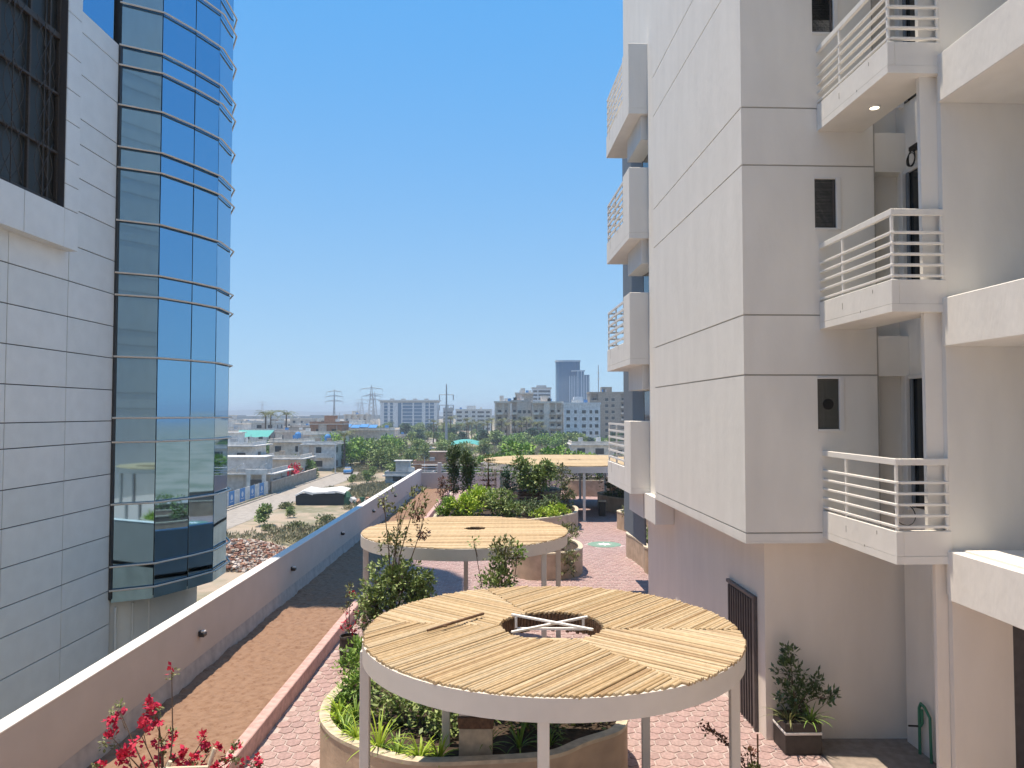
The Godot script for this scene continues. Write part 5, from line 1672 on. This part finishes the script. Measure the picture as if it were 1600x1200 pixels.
	part(sh, "white_sheet", b.mesh(), M.c_white)
	b = MB.new()
	b.lathe(Vector3(3.6, 0, -0.9), [Vector2(0.9, 0), Vector2(0.85, 1.2), Vector2(0.5, 1.9), Vector2(0, 2.1)], 9)
	part(sh, "green_cloth", b.mesh(), M.c_green_cloth)
	var jk := thing("junk_heap", "heap of reddish junk right of the shack", "heap", Vector3(-22.6, G, -117))
	for k in 26:
		b = MB.new()
		b.box(Vector3(r.randf_range(-1.6, 1.6), r.randf_range(0.2, 1.1), r.randf_range(-1.2, 0.8)), Vector3(r.randf_range(0.2, 0.9), r.randf_range(0.15, 0.7), r.randf_range(0.2, 0.7)), Basis(Vector3.UP, r.randf() * 3) * Basis(Vector3.RIGHT, r.randf_range(-0.5, 0.5)))
		part(jk, "piece", b.mesh(), [M.c_brick, M.c_brown, M.c_white, M.c_green_cloth][r.randi() % 4])
	# rubble of broken brick next to the office tower
	var rb := thing("brick_rubble", "heap of broken red brick and rubble below the parapet", "rubble", Vector3(-27.5, G, -74))
	for kind in 4:
		b = MB.new()
		for k in 1100:
			var x := r.randf_range(-6, 5.5)
			var z := r.randf_range(-8, 6)
			var e := sqrt(pow(x / 5.8, 2) + pow(z / 8.0, 2))
			if e > 1.0: continue
			var y := (1 - e * e) * 1.5 * r.randf_range(0.6, 1.05) + 0.05
			var s := r.randf_range(0.09, 0.27)
			b.box(Vector3(x, y, z), Vector3(s * 1.7, s * 0.8, s), Basis(Vector3.UP, r.randf() * 3) * Basis(Vector3.RIGHT, r.randf_range(-0.8, 0.8)))
		var o := part(rb, "broken_brick", b.mesh(), [M.c_brick, M.c_brown, M.c_tan, M.bark_red][kind])
		o.set_meta("kind", "stuff")
	b = MB.new()
	b.lathe(Vector3.ZERO, [Vector2(5.6, 0.0), Vector2(4.0, 0.7), Vector2(2.0, 1.1), Vector2(0, 1.2)], 18)
	part(rb, "core", b.mesh(), M.c_brown)
	# ---- scrub on the open lot: nobody could count it
	var tuft := MB.new()
	for k in 40:
		put_leaf(tuft, rdir(r) * Vector3(0.45, 0.15, 0.45) + Vector3(0, 0.15, 0), Vector3.UP, 0.42, 0.09, DRY, r)
	var mm := MultiMesh.new()
	mm.transform_format = MultiMesh.TRANSFORM_3D
	mm.mesh = tuft.mesh()
	var fn := FastNoiseLite.new()
	fn.seed = 12; fn.frequency = 0.035
	var places: Array = []
	for k in 60000:
		var d := r.randf_range(66, 330)
		var x := r.randf_range(-33.8, 10.0) if d < 180 else r.randf_range(-42.0, 60.0)
		var nz := fn.get_noise_2d(x, d * 0.6)
		if nz < (0.02 if d < 130 else -0.12): continue
		if r.randf() > (0.10 if d < 130 else 0.42) + nz * (0.5 if d < 130 else 1.0): continue
		if Vector2(x + 27.5, (d - 74) * 0.8).length() < 7.0 or absf(x + 28) < 7 and absf(d - 117) < 5: continue
		places.append(Transform3D(Basis(Vector3.UP, r.randf() * TAU).scaled(Vector3.ONE * r.randf_range(0.5, 1.7)), Vector3(x, G, -d)))
	mm.instance_count = places.size()
	for k in places.size(): mm.set_instance_transform(k, places[k])
	var mi := MultiMeshInstance3D.new()
	mi.name = "scrub"
	mi.multimesh = mm
	mi.material_override = M.far_leaf
	mi.set_meta("kind", "stuff"); mi.set_meta("label", "dry olive scrub covering the open lot"); mi.set_meta("category", "scrub")
	add_child(mi)
	print("scrub ", places.size())
	# ---- trees: prototypes then copies
	var near_group := "trees and bushes on the open lot"
	var p1 := tree("bush", "round green bush nearest the office tower on the lot", Vector3(-30.8, G, -96), 2.7, 1.5, 0.4, 900, 0.34, GREEN, 801, near_group)
	var p2 := tree("street_tree", "large dark street tree beside the palm at the street's end", Vector3(-46.0, G, -198), 9.0, 5.0, 2.4, 1400, 0.8, FRESH, 802, near_group)
	var p3 := tree("lot_tree", "broad pale green tree right of the street's end", Vector3(-33.5, G, -196), 7.5, 4.6, 1.2, 1300, 0.7, GREEN, 803, near_group)
	var p4 := tree("olive_bush", "olive bush in front of the lot's dusty track", Vector3(-25.5, G, -92), 1.0, 1.6, 0.2, 800, 0.26, OLIVE, 804, near_group)
	var cp := [
		[p1, -29.6, -103, 0.55, "smaller bush right of the round bush on the lot"], [p4, -29.0, -92, 0.7, "low dry bush between the round bush and the rubble"], [p4, -23.5, -98, 1.0, "wide dry bush before the shack"], [p4, -21.5, -88, 0.9, "dry bush nearest the parapet on the lot"],
		[p4, -33.0, -113, 0.9, "grey-green bush at the kerb left of the shack"], [p4, -18.0, -108, 1.1, "bush beside the parapet beyond the shack"], [p1, -31.5, -152, 0.7, "low bush where the street passes the lot"], [p1, -29.0, -154, 0.9, "second low bush where the street passes the lot"],
		[p2, -41.0, -196, 0.7, "dark tree touching the palm at the street's end"], [p2, -36.5, -199, 0.75, "dark tree straight behind the blue car"], [p3, -31.5, -186, 0.75, "low spreading tree at the right kerb of the street"],
		[p2, -40.0, -205, 0.85, "dark tree behind the lamp post"], [p2, -34.5, -212, 0.9, "dark tree right behind the blue car"], [p3, -28.5, -184, 0.8, "bright bush tree right of the blue car"], [p3, -20.0, -215, 0.85, "pale grey-green tree in the middle of the lot"], [p3, -25.0, -226, 0.7, "smaller pale tree left of the middle one"],
		[p1, -11.0, -190, 1.3, "wide hedge-like bush beyond the far parapet corner"], [p1, -7.5, -194, 1.2, "hedge-like bush right of the far parapet corner"], [p1, -23.5, -158, 1.3, "yellow-green bush by the white wall line"], [p1, -20.5, -150, 1.0, "small bush touching the parapet line"],
		[p1, -50.5, -137, 1.0, "dark yard tree of the long low house"], [p1, -54.0, -138, 1.2, "bigger yard tree of the long low house"], [p2, -45.0, -168, 0.5, "green garden tree beyond the boundary wall"], [p1, -42.6, -166, 0.9, "clipped garden bush beyond the bougainvillea"],
	]
	var yard := [[p1, -58.5, -151, 1.2], [p2, -62.0, -152, 0.42], [p1, -47.5, -150, 1.1], [p2, -49.0, -174, 0.5], [p1, -54.5, -176, 1.2], [p2, -69.0, -176, 0.55], [p1, -74.0, -150, 1.3], [p2, -78.0, -178, 0.6], [p2, -63.0, -214, 0.7], [p2, -72.0, -216, 0.65], [p1, -60.0, -182, 1.1], [p2, -44.5, -222, 0.8], [p2, -38.0, -232, 0.8]]
	for i in yard.size():
		copy(yard[i][0], Vector3(yard[i][1], G, yard[i][2]), r.randf() * TAU, "green yard tree among the near houses left of the street", yard[i][3])
	var lotg := [[p3, -14.0, -232, 0.7], [p3, -30.0, -240, 0.8], [p3, -22.0, -252, 0.7], [p3, -9.0, -246, 0.75], [p1, -17.0, -178, 1.2], [p1, -14.5, -172, 0.9], [p3, -36.0, -250, 0.8], [p3, -3.0, -236, 0.6], [p1, -26.5, -168, 1.1], [p1, -30.0, -166, 0.9], [p3, -27.0, -204, 0.6]]
	for i in lotg.size():
		copy(lotg[i][0], Vector3(lotg[i][1], G, lotg[i][2]), r.randf() * TAU, "grey-green tree dotted over the open lot", lotg[i][3])
	for q in cp:
		copy(q[0], Vector3(q[1], G, q[2]), r.randf() * TAU, q[4], q[3])
	var pm := palm("tall palm beside the off-white house at the street's end", Vector3(-41.5, G, -190), 8.5, 811, near_group)
	# belt of trees in the middle distance
	var belt := "tree belt before the apartment blocks"
	var b1 := tree("belt_tree", "hazy green broad tree in the belt before the apartment blocks", Vector3(-6.0, G, -318), 7.0, 4.6, 1.6, 900, 0.9, GREEN, 821, belt)
	var b2 := tree("belt_tree", "hazy green broad tree in the belt before the apartment blocks", Vector3(8.0, G, -330), 8.0, 4.2, 2.0, 900, 0.9, BLUEGREEN, 822, belt)
	var b3 := tree("belt_tree", "hazy green broad tree in the belt before the apartment blocks", Vector3(20.0, G, -322), 6.4, 4.8, 1.4, 900, 0.9, FRESH, 823, belt)
	var far_lab := "small hazy tree among the far houses"
	for k in 44:
		var x := r.randf_range(-44, 52)
		var d := r.randf_range(300, 350)
		if x < -14: d = r.randf_range(318, 385)
		var src: Node3D = [b1, b2, b3][r.randi() % 3]
		var o := copy(src, Vector3(x, G, -d), r.randf() * TAU, "hazy green broad tree in the belt before the apartment blocks", r.randf_range(0.55, 0.95))
	for k in 26:
		var x2 := r.randf_range(-95, -20)
		var o2 := copy([b1, b2][k % 2], Vector3(x2, G, -r.randf_range(420, 620)), r.randf() * TAU, "hazy grey-green tree on the plain before the pale slab hotel", r.randf_range(0.6, 1.1))
		o2.set_meta("group", "trees before the slab hotel")
	for k in 34:
		var i := r.randi() % 5
		var z: float = rows[i][0] + 17.0
		var o3 := copy([b1, b3, b2][k % 3], Vector3(-50 - r.randf() * 130, G, z), r.randf() * TAU, far_lab, r.randf_range(0.45, 0.85))
		o3.set_meta("group", "trees among the far houses")
	var fp := palm("hazy palm in the avenue row before the slab hotel", Vector3(-36.0, G, -352), 10.0, 831, "avenue palms")
	for k in 22:
		var x3 := -34.0 + k * 2.3 + r.randf_range(-1, 1)
		copy(fp, Vector3(x3, G, -352 + r.randf_range(-22, 14)), r.randf() * TAU, "hazy palm in the avenue row before the slab hotel", r.randf_range(0.75, 1.15))
	for q in [[-94, -300], [-97, -303], [-90, -306]]:
		var o4 := copy(fp, Vector3(q[0], G, q[1]), r.randf() * TAU, "tall palm standing over the left far houses", 1.35)
		o4.set_meta("group", "palms over the far houses")
	# ---- landmark buildings
	var ht := thing("slab_hotel", "long pale slab building with white piers and overhanging roof", "building", Vector3(-125.0, G, -730))
	cb(ht, "wall", 0, 54, 0, 25, -18, 0, M.c_tower_blue)
	cb(ht, "roof", -2.0, 56, 25.0, 26.2, -20, 2.0, M.c_white)
	cb(ht, "roof_edge", -0.5, 54.5, 23.6, 24.98, -18.5, 0.6, M.c_grey)
	for q in [[0, 3.5], [7, 2.2], [12, 4.6], [20, 1.0], [30.5, 1.4], [39.5, 3.2], [46.0, 1.0], [51, 3.0]]:
		cb(ht, "pier", q[0], q[0] + q[1], 0, 23.6, 0, 0.9, M.c_pale_blue)
	for s in 7:
		for q in [[3.6, 7.0], [9.3, 12.0], [21, 30.4], [32, 39.4], [42.8, 45.9], [47.1, 50.9]]:
			cb(ht, "floor_band", q[0], q[1], 1.2 + s * 3.3, 1.75 + s * 3.3, 0, 0.35, M.c_pale_blue)
	for k in 4: cb(ht, "roof_plant", 8 + k * 11, 12 + k * 11, 26.2, 27.6, -9, -5, M.c_grey)
	# apartments: [x0, depth, width, height, material, label, bays]
	var mixed := [[0.12, 2.2, 1], [0.36, 2.6, 1], [0.62, 2.6, 1], [0.87, 2.2, 1]]
	var win4 := [[0.12, 1.6, 0], [0.32, 1.2, 0], [0.55, 1.8, 0], [0.74, 1.2, 0], [0.9, 1.6, 0]]
	var part_b := [[0.1, 1.2, 0], [0.3, 2.8, 1], [0.55, 2.8, 1], [0.82, 1.4, 0]]
	apartment("leftmost pinkish apartment block with stacked balconies", Vector3(-8.2, G, -362), 7.6, 14, 18.6, M.c_cream, 851, [[0.3, 3.0, 1], [0.7, 1.6, 1]])
	apartment("pink-grey apartment block with awning on its roof", Vector3(-0.4, G, -358), 9.6, 14, 19.0, M.c_tan, 852, [[0.16, 2.2, 1], [0.42, 1.4, 0], [0.64, 1.4, 0], [0.88, 1.2, 0]])
	apartment("cream apartment block with a blank pier between balcony stacks", Vector3(9.4, G, -354), 14.0, 14, 18.4, M.c_cream, 853, [[0.12, 2.6, 1], [0.3, 2.0, 1], [0.66, 2.6, 1], [0.87, 2.0, 1]])
	apartment("pale blue-white apartment block with small square windows", Vector3(23.6, G, -350), 16.6, 14, 17.8, M.c_pale_blue, 854, win4)
	apartment("brown apartment block with striped balconies at the right", Vector3(40.5, G, -400), 22.0, 14, 24.0, M.c_brown, 855, [[0.12, 3.4, 1], [0.4, 1.6, 0], [0.55, 1.6, 0], [0.8, 2.6, 1]])
	apartment("yellow-cream block rising behind the pink-grey one", Vector3(2.0, G, -450), 10.4, 12, 25.0, M.c_cream, 856, mixed)
	apartment("low long white block with a roof sign left of the pink apartments", Vector3(-44.0, G, -600), 28.0, 14, 16.0, M.c_white, 857, [[0.1, 4, 0], [0.3, 2.5, 0], [0.5, 2.5, 0], [0.7, 5, 0], [0.9, 3, 0]])
	apartment("small grey block beside the power mast", Vector3(-68.0, G, -760), 9.0, 10, 18.0, M.c_grey, 858, win4)
	apartment("pale hazy block left of the slab hotel", Vector3(-140.0, G, -640), 20.0, 12, 12.0, M.c_cream, 859, mixed)
	# grey office tower with ribbon windows
	var ot := thing("office_tower", "grey office tower with ribbon windows and a stepped roof", "building", Vector3(18.5, G, -700))
	cb(ot, "wall", 0, 17, 0, 36, -14, 0, M.c_pale_blue)
	cb(ot, "roof", -0.6, 17.6, 36, 37.2, -14.6, 0.6, M.c_grey)
	cb(ot, "roof_block", 4, 13, 37.2, 39.2, -11, -3, M.c_grey)
	for s in 10: cb(ot, "ribbon_window", 5.6, 16.2, 2.0 + s * 3.4, 3.9 + s * 3.4, 0, 0.2, M.c_dark)
	for s in 10: cb(ot, "ribbon_window", 0.8, 4.6, 2.0 + s * 3.4, 3.9 + s * 3.4, 0, 0.15, M.c_dark)
	# the two tall blue towers
	var t1 := thing("glass_skyscraper", "taller blue glass skyscraper with a curved flat top", "building", Vector3(53.0, G, -920))
	var poly := PackedVector2Array()
	for k in 9:
		var u := k / 8.0
		poly.append(Vector2(28.5 * u, 2.6 * sin(u * PI)))
	poly.append(Vector2(28.5, -20)); poly.append(Vector2(0, -20))
	b = MB.new()
	b.walls(poly, 0, 75); b.flat(poly, 75)
	part(t1, "glass_wall", b.mesh(), M.c_tower_blue)
	b = MB.new()
	b.walls(inset(poly, -0.7), 75, 77); b.flat(inset(poly, -0.7), 77)
	part(t1, "crown_band", b.mesh(), M.c_tower_line)
	for k in 7:
		var u := (k + 1) / 8.0
		cb(t1, "fin", 28.5 * u - 0.25, 28.5 * u + 0.25, 0, 75, 2.6 * sin(u * PI), 2.6 * sin(u * PI) + 0.6, M.c_tower_blue)
	var t2 := thing("glass_skyscraper", "lower blue tower with pale vertical ribs in front of the taller one", "building", Vector3(66.5, G, -890))
	cb(t2, "glass_wall", 0, 8, 0, 56, -14, 0, M.c_tower_blue)
	cb(t2, "glass_wall", 8, 17, 0, 62, -14, 1.5, M.c_tower_blue)
	cb(t2, "glass_wall", 17, 23.5, 0, 58, -14, 0, M.c_tower_blue)
	cb(t2, "crown", 3, 18, 62, 63.4, -10, 1.8, M.c_tower_line)
	for x in [0.0, 2.6, 5.2, 7.7, 9.4, 13.6, 16.4, 19.5, 22.6]:
		cb(t2, "rib", x, x + 0.75, 0, 57 if x < 8 or x > 17 else 61.9, 1.5 if x > 7.9 and x < 16.5 else 0.0, 2.1 if x > 7.9 and x < 16.5 else 0.6, M.c_tower_line)
	# right-hand antenna and roof clutter, teal canopy
	var an := thing("radio_mast", "thin radio mast right of the blue towers", "mast", Vector3(56.3, G, -500))
	b = MB.new()
	b.tube([Vector3(0, 0, 0), Vector3(0, 45, 0)], [0.5, 0.25], 5)
	part(an, "pole", b.mesh(), M.c_steel)
	for y in [36.0, 40.0]:
		b = MB.new()
		b.box(Vector3(0, y, 0), Vector3(0.9, 1.5, 0.9))
		part(an, "antenna", b.mesh(), M.c_white)
	var tc := thing("teal_canopy", "long turquoise fabric canopy in front of the tree belt", "canopy", Vector3(-22.0, G, -278))
	b = MB.new()
	for k in 10:
		var x0 := k * 1.05
		var y0 := 3.2 + 0.9 * sin(PI * k / 10.0)
		var y1 := 3.2 + 0.9 * sin(PI * (k + 1) / 10.0)
		b.quad(Vector3(x0, y0 - 0.9, 3.5), Vector3(x0 + 1.05, y1 - 0.9, 3.5), Vector3(x0 + 1.05, y1 + 0.3, -3.0), Vector3(x0, y0 + 0.3, -3.0))
	part(tc, "fabric", b.mesh(), M.c_teal)
	for q in [[0.1, 3.3, 2.2], [5.2, 3.3, 3.1], [10.4, 3.3, 2.2], [0.1, -2.9, 3.4], [10.4, -2.9, 3.4]]:
		cb(tc, "pole", q[0] - 0.1, q[0] + 0.1, 0, q[2], q[1] - 0.1, q[1] + 0.1, M.c_steel)
	# low buildings between lot and belt
	house("low tan shed with orange walls beyond the far parapet corner", Vector3(-22.0, G, -172), 8.0, 5.0, 2.4, M.c_brick, 870, {"roof": M.c_tan})
	house("low white-roofed shed at the edge of the lot", Vector3(-24.0, G, -146), 9.0, 4.0, 2.0, M.c_grey, 871, {"roof": M.c_white})
	house("long low cream building behind the farthest canopy", Vector3(14.0, G, -180), 26.0, 10.0, 6.4, M.c_cream, 872)
	house("low tan building left of the teal canopy", Vector3(-60.0, G, -330), 14.0, 9.0, 4.0, M.c_tan, 873)
	# trees just outside the far parapet, right of the middle
	var near_trees := [[-4.0, -118, 0.9], [1.5, -112, 1.15], [6.0, -116, 1.05], [10.5, -108, 1.0], [13.5, -112, 0.8], [17.0, -120, 0.9], [-9.5, -130, 0.6]]
	var nt := tree("garden_tree", "leftmost leafy garden tree rising behind the far parapet", Vector3(-1.5, G, -104), 9.4, 3.6, 2.5, 1800, 0.5, FRESH, 880, "garden trees behind the far parapet")
	for k in near_trees.size():
		copy(nt, Vector3(near_trees[k][0], G, near_trees[k][1]), r.randf() * TAU, "%s leafy garden tree counted from the left behind the far parapet" % ["second", "fourth", "fifth", "sixth", "seventh", "last", "first"][k], near_trees[k][2])
	# ---- power pylons
	pylon("single-mast pylon with three arms before the estuary", Vector3(-162.0, G, -700), 36.0, [[0.68, 8.0], [0.80, 8.0], [0.92, 7.0]], 1.1)
	pylon("broad lattice pylon left of the slab hotel", Vector3(-119.0, G, -650), 38.0, [[0.74, 8.0], [0.9, 9.5]], 3.6)
	pylon("second lattice pylon behind the broad one", Vector3(-152.0, G, -850), 38.0, [[0.74, 8.0], [0.9, 9.0]], 3.6)
	pylon("faint pylon far over the left houses", Vector3(-520.0, G, -1600), 40.0, [[0.75, 9.0], [0.9, 9.0]], 4.0)
	pylon("faint pylon between the far ones", Vector3(-330.0, G, -1650), 40.0, [[0.75, 9.0], [0.9, 9.0]], 4.0)
	pylon("faint pylon right of the three-armed mast", Vector3(-215.0, G, -1100), 36.0, [[0.75, 9.0], [0.9, 9.0]], 4.0)
	var mp := thing("power_mast", "tall grey tubular power mast with hanging insulators before the tree belt", "mast", Vector3(-27.5, G, -322))
	b = MB.new()
	b.tube([Vector3(0, 0, 0), Vector3(0, 26, 0)], [0.65, 0.25], 8)
	part(mp, "pole", b.mesh(), M.c_steel)
	for y in [17.2, 21.6]:
		b = MB.new()
		b.tube([Vector3(-3.0, y, 0), Vector3(3.0, y, 0)], [0.13], 6)
		var arm := part(mp, "cross_arm", b.mesh(), M.c_steel)
		for x in [-2.9, 2.9]:
			b = MB.new()
			b.tube([Vector3(x, y, 0), Vector3(x, y - 2.2, 0)], [0.22], 6)
			part(arm, "insulator", b.mesh(), M.c_steel)
	# ---- far shore: dark mangrove belt, and rows of low blocks dissolving in haze
	var mg := MB.new()
	for k in 60:
		var x := -1500.0 + k * 32.0
		var h := r.randf_range(5, 9)
		mg.box(Vector3(x, G + h / 2, -1750 - r.randf_range(0, 160)), Vector3(40, h, 60))
	struct("mangrove_terrain", mg.mesh(), M.hill)
	var hl := MB.new()
	for k in 40:
		var x := -3600.0 + k * 180.0
		var y0 := 14.0 + 20.0 * absf(sin(k * 0.7)) * smoothstep(0, 14, 40 - k)
		var y1 := 14.0 + 20.0 * absf(sin((k + 1) * 0.7)) * smoothstep(0, 14, 39 - k)
		hl.quad(Vector3(x, G, -4600), Vector3(x + 180, G, -4600), Vector3(x + 180, G + y1, -4800), Vector3(x, G + y0, -4800))
	struct("hills", hl.mesh(), M.hill)

# things of a kind that share a look are told apart by their order from the left
func ordinal(n: int) -> String:
	var one := ["", "first", "second", "third", "fourth", "fifth", "sixth", "seventh", "eighth", "ninth", "tenth", "eleventh", "twelfth", "thirteenth", "fourteenth", "fifteenth", "sixteenth", "seventeenth", "eighteenth", "nineteenth"]
	if n < 20: return one[n]
	var tens := ["", "", "twenty", "thirty", "forty", "fifty"]
	if n % 10 == 0: return ["", "", "twentieth", "thirtieth", "fortieth", "fiftieth"][n / 10]
	return tens[n / 10] + "-" + one[n % 10]
func tell_apart() -> void:
	var same := {}
	for o in get_children():
		if o.has_meta("label"):
			var l: String = o.get_meta("label")
			if not same.has(l): same[l] = []
			same[l].append(o)
	for l in same:
		var list: Array = same[l]
		if list.size() < 2: continue
		list.sort_custom(func(a, b): return a.position.x / -a.position.z < b.position.x / -b.position.z)
		for i in list.size():
			list[i].set_meta("label", "%s, %s from the left" % [l, ordinal(i + 1)])
